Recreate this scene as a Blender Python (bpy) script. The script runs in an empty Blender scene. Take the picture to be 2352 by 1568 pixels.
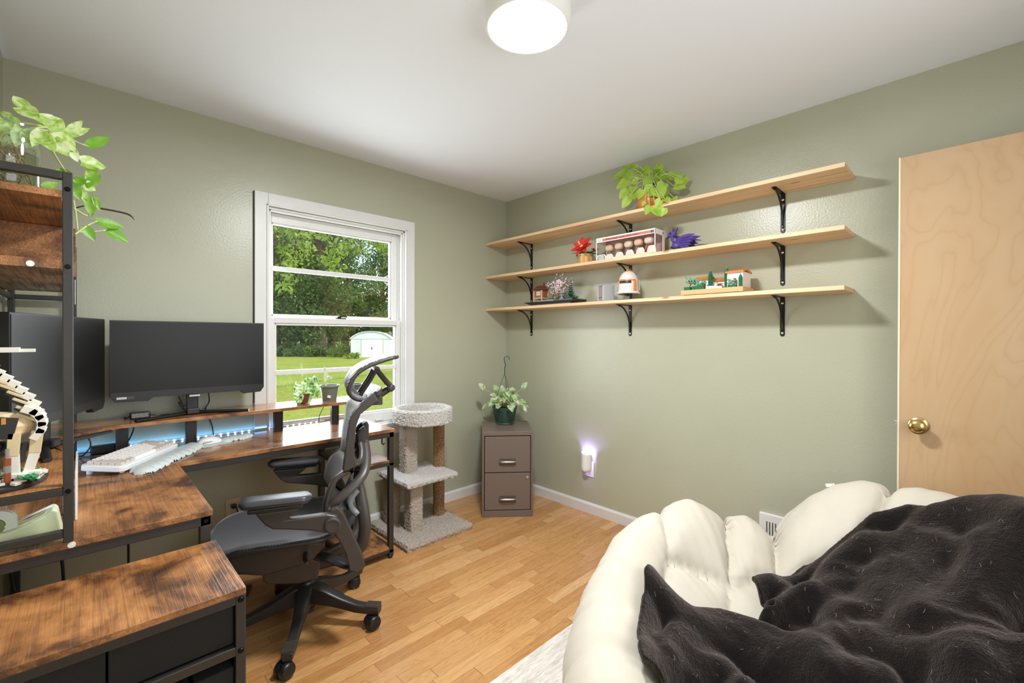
import bpy, bmesh, math, random
from math import sin, cos, pi, radians, sqrt, atan2, exp
from mathutils import Vector, Matrix, Euler, noise

scene = bpy.context.scene
COL = scene.collection

# ------------------------------------------------------------------ camera
F_PX, CX, CY = 1024.6, 1176.0, 775.8
CAM = Vector((-2.653, -2.822, 1.281))
_yaw, _pit, _rol = radians(46.01), radians(-0.255), radians(0.128)
FW = Vector((cos(_yaw) * cos(_pit), sin(_yaw) * cos(_pit), sin(_pit)))
_r0 = Vector((sin(_yaw), -cos(_yaw), 0))
_u0 = _r0.cross(FW)
RT = _r0 * cos(_rol) + _u0 * sin(_rol)
UP = _u0 * cos(_rol) - _r0 * sin(_rol)
cam_d = bpy.data.cameras.new('camera')
cam_d.sensor_fit = 'HORIZONTAL'
cam_d.sensor_width = 36.0
cam_d.lens = F_PX * 36.0 / 2352.0
cam_d.shift_y = (CY - 784.0) / 2352.0
cam_d.clip_start = 0.02
cam_d.clip_end = 400
cam = bpy.data.objects.new('camera', cam_d)
m = Matrix.Identity(4)
for i in range(3):
    m[i][0], m[i][1], m[i][2], m[i][3] = RT[i], UP[i], -FW[i], CAM[i]
cam.matrix_world = m
COL.objects.link(cam)
scene.camera = cam

# ------------------------------------------------------------------ view, sky, sun, large lights
scene.view_settings.view_transform = 'Standard'
scene.view_settings.look = 'None'
scene.view_settings.gamma = 1.0
scene.view_settings.use_curve_mapping = False
scene.view_settings.exposure = -0.28
scene.cycles.use_denoising = True
scene.cycles.max_bounces = 10
scene.cycles.diffuse_bounces = 6
scene.cycles.glossy_bounces = 4
scene.cycles.transmission_bounces = 6
scene.cycles.transparent_max_bounces = 12
scene.cycles.sample_clamp_indirect = 6.0
scene.cycles.caustics_reflective = False
scene.cycles.caustics_refractive = False

world = bpy.data.worlds.new('sky')
scene.world = world
world.use_nodes = True
wt = world.node_tree
sky = wt.nodes.new('ShaderNodeTexSky')
sky.sky_type = 'NISHITA'
sky.sun_disc = False
sky.sun_elevation = radians(42)
sky.sun_rotation = radians(140)
sky.air_density = 1.2
sky.dust_density = 2.5
sky.ozone_density = 1.0
wt.links.new(sky.outputs[0], wt.nodes['Background'].inputs[0])
wt.nodes['Background'].inputs[1].default_value = 0.5

sun_d = bpy.data.lights.new('sun', 'SUN')
sun_d.energy = 3.0
sun_d.angle = radians(1.5)
sun_d.color = (1.0, 0.93, 0.78)
sun = bpy.data.objects.new('sun', sun_d)
sun.rotation_euler = Vector((0.62, 0.35, -0.75)).to_track_quat('-Z', 'Y').to_euler()
COL.objects.link(sun)


def area_light(name, loc, direction, sx, sy, watts, color, shape='RECTANGLE', spread=None, parent=None):
    d = bpy.data.lights.new(name, 'AREA')
    d.shape = shape
    d.size = sx
    if shape in ('RECTANGLE', 'ELLIPSE'):
        d.size_y = sy
    d.energy = watts
    d.color = color
    if spread:
        d.spread = spread
    o = bpy.data.objects.new(name, d)
    o.location = loc
    o.rotation_euler = Vector(direction).to_track_quat('-Z', 'Z' if abs(direction[2]) < .9 else 'Y').to_euler()
    COL.objects.link(o)
    if parent:
        o.parent = parent
    return o


YF_ = -3.42
# daylight through the window, plus two added fill lights with unseen sources: behind the camera and in the hallway
area_light('daylight', (-1.44, 0.22, 1.38), (0, -1, -0.12), 0.80, 1.22, 36.0, (0.92, 0.97, 1.0))
area_light('rear_fill', (-1.75, YF_ - 0.06, 1.45), (0, 1, 0.35), 1.55, 1.25, 28.0, (0.93, 0.97, 1.0))
hall_d = bpy.data.lights.new('hall_fill', 'POINT')
hall_d.energy = 14
hall_d.shadow_soft_size = 0.12
hall_d.color = (1.0, 0.95, 0.88)
hall_o = bpy.data.objects.new('hall_fill', hall_d)
hall_o.location = (-1.9, -4.1, 2.2)
COL.objects.link(hall_o)


# ------------------------------------------------------------------ pixel helpers (a point of the place seen at that pixel)
def ray(px, py):
    return FW + RT * ((px - CX) / F_PX) - UP * ((py - CY) / F_PX)


def at(px, py, axis, c):
    i = 'XYZ'.index(axis)
    d = ray(px, py)
    return CAM + d * ((c - CAM[i]) / d[i])


# ------------------------------------------------------------------ object helpers
def tag(o, label, cat, group=None, kind=None):
    if label:
        o['label'] = label
    if cat:
        o['category'] = cat
    if group:
        o['group'] = group
    if kind:
        o['kind'] = kind
    return o


def thing(name, label, cat, loc=(0, 0, 0), rotz=0.0, group=None, kind=None):
    o = bpy.data.objects.new(name, None)
    o.empty_display_size = 0.05
    o.location = loc
    o.rotation_euler = (0, 0, rotz)
    COL.objects.link(o)
    return tag(o, label, cat, group, kind)


def mat_of(o):
    mm = Matrix.Translation(o.location) @ o.rotation_euler.to_matrix().to_4x4()
    if o.parent:
        mm = mat_of(o.parent) @ mm
    return mm


class MB:
    """collects shapes, then links them as one mesh object"""

    def __init__(s):
        s.v, s.f = [], []

    def add(s, verts, faces, M=None):
        n = len(s.v)
        if M is not None:
            verts = [M @ Vector(v) for v in verts]
        s.v.extend([tuple(v) for v in verts])
        s.f.extend([tuple(i + n for i in f) for f in faces])
        return s

    def box(s, x0, x1, y0, y1, z0, z1, M=None):
        vs = [(x0, y0, z0), (x1, y0, z0), (x1, y1, z0), (x0, y1, z0), (x0, y0, z1), (x1, y0, z1), (x1, y1, z1), (x0, y1, z1)]
        return s.add(vs, [(0, 3, 2, 1), (4, 5, 6, 7), (0, 1, 5, 4), (1, 2, 6, 5), (2, 3, 7, 6), (3, 0, 4, 7)], M)

    def cbox(s, c, d, rot=None):
        M = Matrix.Translation(Vector(c))
        if rot is not None:
            M = M @ (rot if isinstance(rot, Matrix) else Euler(rot).to_matrix().to_4x4())
        return s.box(-d[0] / 2, d[0] / 2, -d[1] / 2, d[1] / 2, -d[2] / 2, d[2] / 2, M)

    def lathe(s, prof, seg=24, M=None, closed=False):
        """prof: (r, z) from bottom outside up; axis z"""
        vs, fs = [], []
        n = len(prof)
        for r, z in prof:
            for k in range(seg):
                a = 2 * pi * k / seg
                vs.append((r * cos(a), r * sin(a), z))
        rng = range(n) if closed else range(n - 1)
        for i in rng:
            j = (i + 1) % n
            for k in range(seg):
                q = (k + 1) % seg
                fs.append((i * seg + k, i * seg + q, j * seg + q, j * seg + k))
        if not closed:
            if prof[0][0] > 1e-6:
                fs.append(tuple(range(seg - 1, -1, -1)))
            if prof[-1][0] > 1e-6:
                fs.append(tuple((n - 1) * seg + k for k in range(seg)))
        return s.add(vs, fs, M)

    def cyl(s, a, b, r, seg=16, r2=None):
        return s.tube([a, b], [r, r if r2 is None else r2], seg)

    def tube(s, pts, rad, seg=8, closed=False, flat=None, up=None):
        """sweep a circle (or an ellipse with flat=ratio) along pts"""
        pts = [Vector(p) for p in pts]
        n = len(pts)
        if not hasattr(rad, '__len__'):
            rad = [rad] * n
        vs, fs = [], []
        nrm = None
        for i, p in enumerate(pts):
            if closed:
                t = pts[(i + 1) % n] - pts[i - 1]
            else:
                t = pts[min(i + 1, n - 1)] - pts[max(i - 1, 0)]
            if t.length < 1e-9:
                t = Vector((0, 0, 1))
            t.normalize()
            if up is not None:
                nrm = Vector(up)
            elif nrm is None:
                nrm = Vector((0, 0, 1)) if abs(t.z) < 0.9 else Vector((1, 0, 0))
            nrm = (nrm - t * nrm.dot(t))
            if nrm.length < 1e-6:
                nrm = t.orthogonal()
            nrm.normalize()
            b = t.cross(nrm)
            for k in range(seg):
                a = 2 * pi * (k + .5) / seg
                vs.append(p + nrm * (cos(a) * rad[i] * (flat or 1)) + b * (sin(a) * rad[i]))
        m_ = n if closed else n - 1
        for i in range(m_):
            j = (i + 1) % n
            for k in range(seg):
                q = (k + 1) % seg
                fs.append((i * seg + k, i * seg + q, j * seg + q, j * seg + k))
        if not closed:
            fs.append(tuple(range(seg - 1, -1, -1)))
            fs.append(tuple((n - 1) * seg + k for k in range(seg)))
        return s.add(vs, fs)

    def prism(s, poly, y0, y1, M=None):
        """poly in (x, z), extruded along y"""
        n = len(poly)
        vs = [(x, y0, z) for x, z in poly] + [(x, y1, z) for x, z in poly]
        fs = [tuple(range(n)), tuple(range(2 * n - 1, n - 1, -1))]
        for i in range(n):
            j = (i + 1) % n
            fs.append((j, i, n + i, n + j))
        return s.add(vs, fs, M)

    def slab(s, poly, z0, z1, M=None):
        """poly in (x, y), extruded along z"""
        n = len(poly)
        vs = [(x, y, z0) for x, y in poly] + [(x, y, z1) for x, y in poly]
        fs = [tuple(range(n - 1, -1, -1)), tuple(range(n, 2 * n))]
        for i in range(n):
            j = (i + 1) % n
            fs.append((i, j, n + j, n + i))
        return s.add(vs, fs, M)

    def ball(s, c, r, seg=14, rings=8, scale=(1, 1, 1), rot=None):
        M = Matrix.Translation(Vector(c))
        if rot is not None:
            M = M @ Euler(rot).to_matrix().to_4x4()
        M = M @ Matrix.Diagonal((scale[0], scale[1], scale[2], 1))
        prof = [(r * sin(pi * i / rings) if 0 < i < rings else 0.0005 * r, -r * cos(pi * i / rings)) for i in range(rings + 1)]
        return s.lathe(prof, seg, M)

    def grid(s, P):
        """P[i][j] points"""
        a, b = len(P), len(P[0])
        vs = [p for row in P for p in row]
        fs = [(i * b + j, (i + 1) * b + j, (i + 1) * b + j + 1, i * b + j + 1) for i in range(a - 1) for j in range(b - 1)]
        return s.add(vs, fs)

    def leaf(s, base, d, nrm, L, W, droop=0.3, fold=0.25, heart=True, n=6):
        """a heart / lance shaped leaf blade with a folded, drooping surface"""
        d = Vector(d).normalized()
        nrm = Vector(nrm)
        nrm = (nrm - d * nrm.dot(d))
        if nrm.length < 1e-5:
            nrm = d.orthogonal()
        nrm.normalize()
        side = d.cross(nrm)
        P = []
        for i in range(n + 1):
            t = i / n
            if heart:
                w = W * (sin(pi * min(1, (t * .86 + .14)) ** 0.8) ** .9) if t < 1 else 0
                back = -0.10 * L * (1 - min(1, t * 5))
            else:
                w = W * sin(pi * t) ** .8 if 0 < t < 1 else 0
                back = 0
            c = Vector(base) + d * (L * t) - Vector((0, 0, 1)) * (droop * L * t * t)
            row = []
            for u in (-1, -.5, 0, .5, 1):
                row.append(c + side * (w * .5 * u) + nrm * (abs(u) * w * .5 * fold) + d * (back * abs(u)))
            P.append(row)
        return s.grid(P)

    def build(s, name, mat, parent=None, smooth=True, bevel=0, seg=2, world=False, angle=40, sub=0, solid=0):
        me = bpy.data.meshes.new(name)
        vs = s.v
        if world and parent is not None:
            Mi = mat_of(parent).inverted()
            vs = [tuple(Mi @ Vector(v)) for v in vs]
        me.from_pydata(vs, [], s.f)
        me.update()
        if smooth:
            me.polygons.foreach_set('use_smooth', [True] * len(me.polygons))
            me.set_sharp_from_angle(angle=radians(angle))
        mats = mat if isinstance(mat, (list, tuple)) else [mat]
        for q in mats:
            me.materials.append(q)
        o = bpy.data.objects.new(name, me)
        COL.objects.link(o)
        if parent is not None:
            o.parent = parent
        if solid:
            md = o.modifiers.new('solid', 'SOLIDIFY')
            md.thickness = solid
            md.offset = 0
        if bevel:
            md = o.modifiers.new('bevel', 'BEVEL')
            md.width = bevel
            md.segments = seg
            md.limit_method = 'ANGLE'
            md.angle_limit = radians(40)
            md.harden_normals = False
        if sub:
            md = o.modifiers.new('sub', 'SUBSURF')
            md.levels = sub
            md.render_levels = sub
        return o


def copy_tree(o, parent=None):
    c = o.copy()
    COL.objects.link(c)
    if parent is not None:
        c.parent = parent
    for ch in list(o.children):
        copy_tree(ch, c)
    return c


def smooth_path(pts, n=6):
    """Catmull-Rom through points"""
    P = [Vector(p) for p in pts]
    out = []
    for i in range(len(P) - 1):
        p0, p1, p2, p3 = P[max(i - 1, 0)], P[i], P[i + 1], P[min(i + 2, len(P) - 1)]
        for k in range(n):
            t = k / n
            out.append(0.5 * ((2 * p1) + (p2 - p0) * t + (2 * p0 - 5 * p1 + 4 * p2 - p3) * t * t + (3 * p1 - p0 - 3 * p2 + p3) * t ** 3))
    out.append(P[-1])
    return out


def text_mesh(body, size, name, mat, parent, M, extrude=0.0004, align='CENTER'):
    cu = bpy.data.curves.new(name + '_curve', 'FONT')
    cu.body = body
    cu.size = size
    cu.extrude = extrude
    cu.align_x = align
    cu.align_y = 'CENTER'
    tmp = bpy.data.objects.new(name + '_tmp', cu)
    COL.objects.link(tmp)
    dg = bpy.context.evaluated_depsgraph_get()
    me = bpy.data.meshes.new_from_object(tmp.evaluated_get(dg))
    bpy.data.objects.remove(tmp)
    me.transform(M)
    me.materials.clear()
    me.materials.append(mat)
    o = bpy.data.objects.new(name, me)
    COL.objects.link(o)
    o.parent = parent
    return o


# ------------------------------------------------------------------ materials
def srgb(r, g, b):
    f = lambda c: ((c / 255) / 12.92) if c / 255 <= .04045 else (((c / 255) + .055) / 1.055) ** 2.4
    return (f(r), f(g), f(b), 1)


class Mat:
    def __init__(s, name):
        s.m = bpy.data.materials.new(name)
        s.m.use_nodes = True
        s.nt = s.m.node_tree
        s.b = s.nt.nodes['Principled BSDF']
        s.out = s.nt.nodes['Material Output']

    def nd(s, t, **kw):
        n = s.nt.nodes.new(t)
        for k, v in kw.items():
            k = k.replace('_', ' ')
            if k in n.inputs:
                s.put(n.inputs[k], v)
            else:
                setattr(n, k.replace(' ', '_'), v)
        return n

    def put(s, sock, v):
        if hasattr(v, 'is_output'):
            s.nt.links.new(v, sock)
        else:
            sock.default_value = v

    def set(s, **kw):
        for k, v in kw.items():
            s.put(s.b.inputs[k.replace('_', ' ')], v)
        return s

    def obj(s):
        return s.nd('ShaderNodeTexCoord').outputs['Object']

    def map(s, vec, scale=(1, 1, 1), rot=(0, 0, 0), loc=(0, 0, 0)):
        n = s.nd('ShaderNodeMapping')
        s.put(n.inputs['Vector'], vec)
        n.inputs['Scale'].default_value = scale
        n.inputs['Rotation'].default_value = rot
        n.inputs['Location'].default_value = loc
        return n.outputs[0]

    def noise(s, vec, scale, detail=3, rough=.55, dist=0):
        n = s.nd('ShaderNodeTexNoise')
        s.put(n.inputs['Vector'], vec)
        n.inputs['Scale'].default_value = scale
        n.inputs['Detail'].default_value = detail
        n.inputs['Roughness'].default_value = rough
        n.inputs['Distortion'].default_value = dist
        return n.outputs[0]

    def ramp(s, fac, stops, interp='LINEAR'):
        n = s.nd('ShaderNodeValToRGB')
        s.put(n.inputs[0], fac)
        cr = n.color_ramp
        cr.interpolation = interp
        while len(cr.elements) < len(stops):
            cr.elements.new(.5)
        for e, (p, c) in zip(cr.elements, stops):
            e.position = p
            e.color = c if hasattr(c, '__len__') else (c, c, c, 1)
        return n.outputs[0]

    def math(s, op, a, b=0.0, c=None):
        n = s.nd('ShaderNodeMath')
        n.operation = op
        s.put(n.inputs[0], a)
        s.put(n.inputs[1], b)
        if c is not None:
            s.put(n.inputs[2], c)
        return n.outputs[0]

    def mix(s, fac, a, b, mode='MIX'):
        n = s.nd('ShaderNodeMix')
        n.data_type = 'RGBA'
        n.blend_type = mode
        s.put(n.inputs[0], fac)
        s.put(n.inputs[6], a)
        s.put(n.inputs[7], b)
        return n.outputs[2]

    def bump(s, h, strength=.2, dist=.01):
        n = s.nd('ShaderNodeBump')
        s.put(n.inputs['Height'], h)
        n.inputs['Strength'].default_value = strength
        n.inputs['Distance'].default_value = dist
        s.put(s.b.inputs['Normal'], n.outputs[0])
        return s


def simple(name, col, rough=.5, metal=0, spec=.5, noise_amt=0.0, nscale=30, bump=0.0, bscale=200, **kw):
    M = Mat(name)
    M.set(Roughness=rough, Metallic=metal, Specular_IOR_Level=spec)
    if noise_amt:
        f = M.noise(M.obj(), nscale, 3)
        lo = tuple(c * (1 - noise_amt) for c in col[:3]) + (1,)
        hi = tuple(min(1, c * (1 + noise_amt)) for c in col[:3]) + (1,)
        M.set(Base_Color=M.ramp(f, [(.3, lo), (.7, hi)]))
    else:
        M.set(Base_Color=col)
    if bump:
        M.bump(M.noise(M.obj(), bscale, 2), bump, .004)
    for k, v in kw.items():
        M.set(**{k: v})
    return M.m


def leaf_mat(name, cols, scale=22, rough=.4, trans=.35, lin=(1, 1, 1)):
    M = Mat(name)
    c = M.ramp(M.noise(M.map(M.obj(), lin), scale, 4, .6, .6), cols)
    M.set(Base_Color=c, Roughness=rough)
    tr = M.nd('ShaderNodeBsdfTranslucent')
    M.put(tr.inputs[0], c)
    mx = M.nd('ShaderNodeMixShader')
    mx.inputs[0].default_value = trans
    M.nt.links.new(M.b.outputs[0], mx.inputs[1])
    M.nt.links.new(tr.outputs[0], mx.inputs[2])
    M.nt.links.new(mx.outputs[0], M.out.inputs[0])
    return M.m


def glass_mat(name, tint=(1, 1, 1, 1), refl=1.0):
    M = Mat(name)
    t = M.nd('ShaderNodeBsdfTransparent')
    t.inputs[0].default_value = tint
    g = M.nd('ShaderNodeBsdfGlossy')
    g.inputs['Roughness'].default_value = 0.02
    lw = M.nd('ShaderNodeLayerWeight')
    lw.inputs[0].default_value = 0.5
    f5 = M.math('POWER', lw.outputs['Facing'], 5.0)
    mx = M.nd('ShaderNodeMixShader')
    M.put(mx.inputs[0], M.math('MULTIPLY', M.math('ADD', M.math('MULTIPLY', f5, .96), .04), refl))
    M.nt.links.new(t.outputs[0], mx.inputs[1])
    M.nt.links.new(g.outputs[0], mx.inputs[2])
    M.nt.links.new(mx.outputs[0], M.out.inputs[0])
    return M.m


def emit_mat(name, col, strength):
    M = Mat(name)
    M.set(Base_Color=(.9, .9, .9, 1), Emission_Color=col, Emission_Strength=strength)
    return M.m


def wall_mat():
    M = Mat('green_wall_paint')
    v = M.obj()
    M.set(Base_Color=M.ramp(M.noise(v, 1.5, 3), [(.3, srgb(173, 173, 151)), (.7, srgb(178, 178, 157))]), Roughness=.31, Specular_IOR_Level=.5)
    M.bump(M.noise(v, 110, 2, .5), .15, .005)
    return M.m


def rustic(name, rotz=0.0, rough=.3, bump=.6, coat=.0):
    """rustic brown laminate, grain along local y (turned by rotz)"""
    M = Mat(name)
    v = M.map(M.obj(), rot=(0, 0, rotz))
    big = M.noise(M.map(v, (7.0, 6.0, 7)), 1.0, 6, .62, .5)
    fine = M.noise(M.map(v, (9, 5, 9)), 2.2, 5, .7)
    c = M.ramp(big, [(.30, srgb(54, 34, 24)), (.40, srgb(100, 64, 38)), (.49, srgb(156, 104, 60)), (.62, srgb(188, 130, 78)), (.8, srgb(202, 150, 102))])
    grain = M.noise(M.map(v, (150, 4.0, 150), ), 1.0, 3, .6, .5)
    c = M.mix(M.ramp(fine, [(.48, 0.0), (.78, .6)]), c, srgb(70, 40, 24))
    c = M.mix(.38, c, M.ramp(grain, [(.36, srgb(120, 84, 60)), (.52, (1, 1, 1, 1))]), 'MULTIPLY')
    M.set(Base_Color=c, Roughness=M.ramp(grain, [(.35, rough + .25), (.6, rough)]), Specular_IOR_Level=.55)
    M.bump(grain, bump, .003)
    M.set(Coat_Weight=coat, Coat_Roughness=.08)
    return M.m


def pine():
    M = Mat('pale_pine')
    v = M.obj()
    w = M.noise(M.map(v, (26, 1.1, 26)), 1.6, 4, .5, 1.2)
    c = M.ramp(w, [(.3, srgb(206, 166, 122)), (.5, srgb(226, 190, 148)), (.7, srgb(236, 206, 168))])
    vo = M.nd('ShaderNodeTexVoronoi')
    M.put(vo.inputs['Vector'], M.map(v, (9, 3.1, 9)))
    vo.inputs['Scale'].default_value = 1.0
    k = M.ramp(vo.outputs['Distance'], [(.035, 1.0), (.09, 0.0)])
    c = M.mix(M.math('MULTIPLY', k, .7), c, srgb(120, 76, 44))
    M.set(Base_Color=c, Roughness=.55)
    return M.m


def birch():
    M = Mat('birch_veneer')
    v = M.obj()
    w = M.noise(M.map(v, (3.0, 2.4, .75)), 1.3, 3, .5, 1.0)
    ring = M.math('FRACT', M.math('MULTIPLY', w, 14.0))
    ring = M.math('ABSOLUTE', M.math('SUBTRACT', ring, .5))
    c = M.ramp(ring, [(0.0, srgb(191, 158, 121)), (.12, srgb(196, 163, 126)), (.5, srgb(198, 166, 130))])
    patch = M.noise(M.map(v, (1, 2, .8)), 1.4, 2)
    c = M.mix(M.ramp(patch, [(.42, 0.0), (.75, .5)]), c, srgb(190, 150, 104))
    M.set(Base_Color=c, Roughness=.42)
    return M.m


def oak_floor():
    M = Mat('oak_strip_floor')
    v = M.obj()
    sx = M.nd('ShaderNodeSeparateXYZ')
    M.put(sx.inputs[0], v)
    X, Y = sx.outputs[0], sx.outputs[1]
    W = 0.0572
    rowf = M.math('DIVIDE', Y, W)
    row = M.math('FLOOR', rowf)
    fy = M.math('FRACT', rowf)
    wn = M.nd('ShaderNodeTexWhiteNoise')
    wn.noise_dimensions = '1D'
    M.put(wn.inputs['W'], row)
    off = M.math('MULTIPLY', wn.outputs[0], 3.7)
    lenf = M.math('DIVIDE', M.math('ADD', X, off), M.math('ADD', M.math('MULTIPLY', wn.outputs[0], .38), .42))
    brd = M.math('FLOOR', lenf)
    fx = M.math('FRACT', lenf)
    cmb = M.nd('ShaderNodeCombineXYZ')
    M.put(cmb.inputs[0], row)
    M.put(cmb.inputs[1], brd)
    w2 = M.nd('ShaderNodeTexWhiteNoise')
    w2.noise_dimensions = '2D'
    M.put(w2.inputs['Vector'], cmb.outputs[0])
    tone = w2.outputs[0]
    c = M.ramp(tone, [(0, srgb(184, 132, 80)), (.35, srgb(196, 146, 92)), (.7, srgb(202, 153, 98)), (1, srgb(213, 168, 116))])
    # grain, shifted per board
    sh = M.nd('ShaderNodeVectorMath')
    sh.operation = 'ADD'
    M.put(sh.inputs[0], v)
    sc = M.nd('ShaderNodeVectorMath')
    sc.operation = 'SCALE'
    M.put(sc.inputs[0], w2.outputs['Color'])
    sc.inputs['Scale'].default_value = 9.0
    M.put(sh.inputs[1], sc.outputs[0])
    g = M.noise(M.map(sh.outputs[0], (5, 95, 5)), 1.0, 4, .6, 1.5)
    fig = M.noise(M.map(sh.outputs[0], (2.2, 16, 2)), 1.0, 2, .5, 2.0)
    figl = M.math('ABSOLUTE', M.math('SUBTRACT', M.math('FRACT', M.math('MULTIPLY', fig, 9.0)), .5))
    c = M.mix(.32, c, M.ramp(g, [(.3, srgb(150, 104, 62)), (.6, (1, 1, 1, 1))]), 'MULTIPLY')
    c = M.mix(.20, c, M.ramp(figl, [(0, srgb(130, 88, 50)), (.25, (1, 1, 1, 1))]), 'MULTIPLY')
    wear = M.noise(v, 1.7, 3, .5)
    c = M.mix(M.ramp(wear, [(.5, 0.0), (.8, .35)]), c, srgb(206, 164, 116))
    gy = M.math('LESS_THAN', M.math('ABSOLUTE', M.math('SUBTRACT', fy, .5)), .487)
    gx = M.math('LESS_THAN', M.math('ABSOLUTE', M.math('SUBTRACT', fx, .5)), .4975)
    gap = M.math('MULTIPLY', gy, gx)
    c = M.mix(gap, M.mix(.6, c, srgb(110, 68, 32)), c)
    M.set(Base_Color=c, Roughness=M.ramp(g, [(.3, .25), (.7, .17)]), Specular_IOR_Level=.55)
    M.bump(M.math('ADD', M.math('MULTIPLY', gap, .6), M.math('MULTIPLY', g, .10)), .18, .002)
    return M.m


def carpet(name, c1, c2, scale=170):
    M = Mat(name)
    v = M.obj()
    n = M.noise(v, scale, 3, .7)
    n2 = M.noise(v, scale * 2.7, 2, .6)
    M.set(Base_Color=M.ramp(n, [(.36, c1), (.62, c2)]), Roughness=.95, Specular_IOR_Level=.1, Sheen_Weight=.25)
    M.bump(M.math('ADD', n, n2), .9, .012)
    return M.m


def mesh_fabric(name, c1, c2, rough=.42):
    M = Mat(name)
    v = M.obj()
    w = M.nd('ShaderNodeTexWave')
    M.put(w.inputs['Vector'], v)
    w.inputs['Scale'].default_value = 62
    w.bands_direction = 'Y'
    w2 = M.nd('ShaderNodeTexWave')
    M.put(w2.inputs['Vector'], v)
    w2.inputs['Scale'].default_value = 62
    w2.bands_direction = 'DIAGONAL'
    h = M.math('MULTIPLY', w.outputs['Fac'], w2.outputs['Fac'])
    M.set(Base_Color=M.ramp(h, [(.1, c1), (.7, c2)]), Roughness=rough, Specular_IOR_Level=.6, Sheen_Weight=.3)
    M.bump(h, .35, .002)
    return M.m


MT = {}
MT['wall'] = wall_mat()
MT['ceiling'] = simple('ceiling_paint', srgb(236, 240, 248), .75, bump=.08, bscale=220)
MT['trim'] = simple('white_trim_paint', srgb(217, 216, 214), .38, noise_amt=.02, nscale=14)
MT['floor'] = oak_floor()
MT['rustic_y'] = rustic('rustic_board_lengthwise')
MT['rustic_x'] = rustic('rustic_board_crosswise', pi / 2, .22, .12, .6)
MT['rustic_edge'] = simple('rustic_board_edge', srgb(128, 82, 46), .5, noise_amt=.3, nscale=60)
MT['pine'] = pine()
MT['birch'] = birch()
MT['black_metal'] = simple('black_powder_coat', srgb(46, 42, 40), .42, noise_amt=.1, nscale=120, bump=.05, bscale=500)
MT['bracket'] = simple('black_bracket_iron', srgb(26, 25, 25), .38, metal=.3)
MT['bolt'] = simple('dark_bolt', srgb(34, 32, 32), .25, metal=.8)
MT['steel'] = simple('bright_screw', srgb(216, 216, 216), .25, metal=.9)
MT['chrome'] = simple('satin_nickel', srgb(206, 200, 194), .26, metal=1)
MT['brass'] = simple('aged_brass', srgb(196, 164, 108), .22, metal=1, noise_amt=.12, nscale=60)
MT['white_plastic'] = simple('white_plastic', srgb(232, 231, 228), .32)
MT['almond'] = simple('almond_plastic', srgb(206, 188, 160), .4)
MT['black_plastic'] = simple('black_plastic', srgb(24, 24, 25), .38)
MT['grey_brown'] = simple('grey_brown_plastic', srgb(62, 55, 52), .4, bump=.05, bscale=900)
MT['chair_dark'] = simple('charcoal_nylon', srgb(44, 42, 43), .38, bump=.05, bscale=900)
MT['pad'] = simple('charcoal_foam_pad', srgb(56, 56, 60), .33)
MT['fabric_black'] = simple('black_fabric_panel', srgb(22, 20, 20), .85, noise_amt=.12, nscale=300, bump=.2, bscale=900)
MT['screen'] = simple('matte_screen', srgb(22, 21, 21), .36, spec=.3)
MT['bezel'] = simple('monitor_bezel', srgb(28, 27, 28), .4)
MT['cabinet'] = simple('taupe_enamel', srgb(112, 98, 90), .36, bump=.04, bscale=700)
MT['cabinet_gap'] = simple('dark_gap', srgb(30, 26, 24), .8)
MT['carpet_base'] = carpet('beige_carpet', srgb(184, 166, 146), srgb(236, 222, 206))
MT['carpet_light'] = carpet('cream_carpet', srgb(216, 210, 202), srgb(250, 246, 240), 150)
MT['carpet_tan'] = carpet('tan_carpet', srgb(170, 148, 122), srgb(214, 194, 168))
MT['sisal'] = carpet('sisal_rope', srgb(120, 84, 48), srgb(178, 138, 92), 90)
MT['seat_mesh'] = mesh_fabric('grey_seat_mesh', srgb(40, 41, 46), srgb(108, 109, 116), .36)
MT['back_mesh'] = mesh_fabric('light_back_mesh', srgb(70, 70, 74), srgb(176, 176, 182), .4)
MT['green_pot'] = simple('dark_green_plastic', srgb(52, 78, 68), .4)
MT['grey_pot'] = simple('grey_green_plastic', srgb(108, 112, 100), .42)
MT['terracotta'] = simple('amber_ceramic', srgb(206, 128, 52), .3, noise_amt=.18, nscale=12)
MT['soil'] = simple('potting_soil', srgb(62, 46, 36), .95, noise_amt=.4, nscale=120, bump=.8, bscale=160)
MT['stem'] = simple('pale_stem', srgb(184, 200, 130), .5)
MT['stem_dark'] = simple('brown_stem', srgb(92, 84, 52), .6)
MT['neon_leaf'] = leaf_mat('lime_leaf', [(.3, srgb(152, 190, 58)), (.55, srgb(186, 216, 84)), (.75, srgb(212, 232, 130))], 14)
MT['marble_leaf'] = leaf_mat('marbled_leaf', [(.34, srgb(138, 180, 60)), (.46, srgb(180, 210, 104)), (.56, srgb(218, 232, 172)), (.7, srgb(238, 242, 214))], 34)
MT['green_leaf'] = leaf_mat('deep_green_leaf', [(.3, srgb(96, 152, 40)), (.6, srgb(132, 184, 60)), (.78, srgb(196, 218, 132))], 18)
MT['pale_leaf'] = leaf_mat('cream_green_leaf', [(.34, srgb(118, 160, 84)), (.48, srgb(182, 204, 146)), (.64, srgb(232, 238, 214))], 30)
MT['monstera_leaf'] = leaf_mat('striped_leaf', [(.4, srgb(74, 132, 52)), (.5, srgb(150, 194, 104)), (.6, srgb(214, 234, 188))], 40)
MT['glass'] = glass_mat('window_glass')
MT['jar_glass'] = glass_mat('jar_glass', (.93, .96, .94, 1), 1.6)
MT['water'] = glass_mat('jar_water', (.84, .87, .76, 1), .7)
MT['root'] = simple('tangled_root', srgb(170, 138, 88), .7, noise_amt=.3, nscale=60)
MT['cotton'] = None

# ================================================================== the room
XL, YF, H = -2.888, -3.42, 2.44


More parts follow.
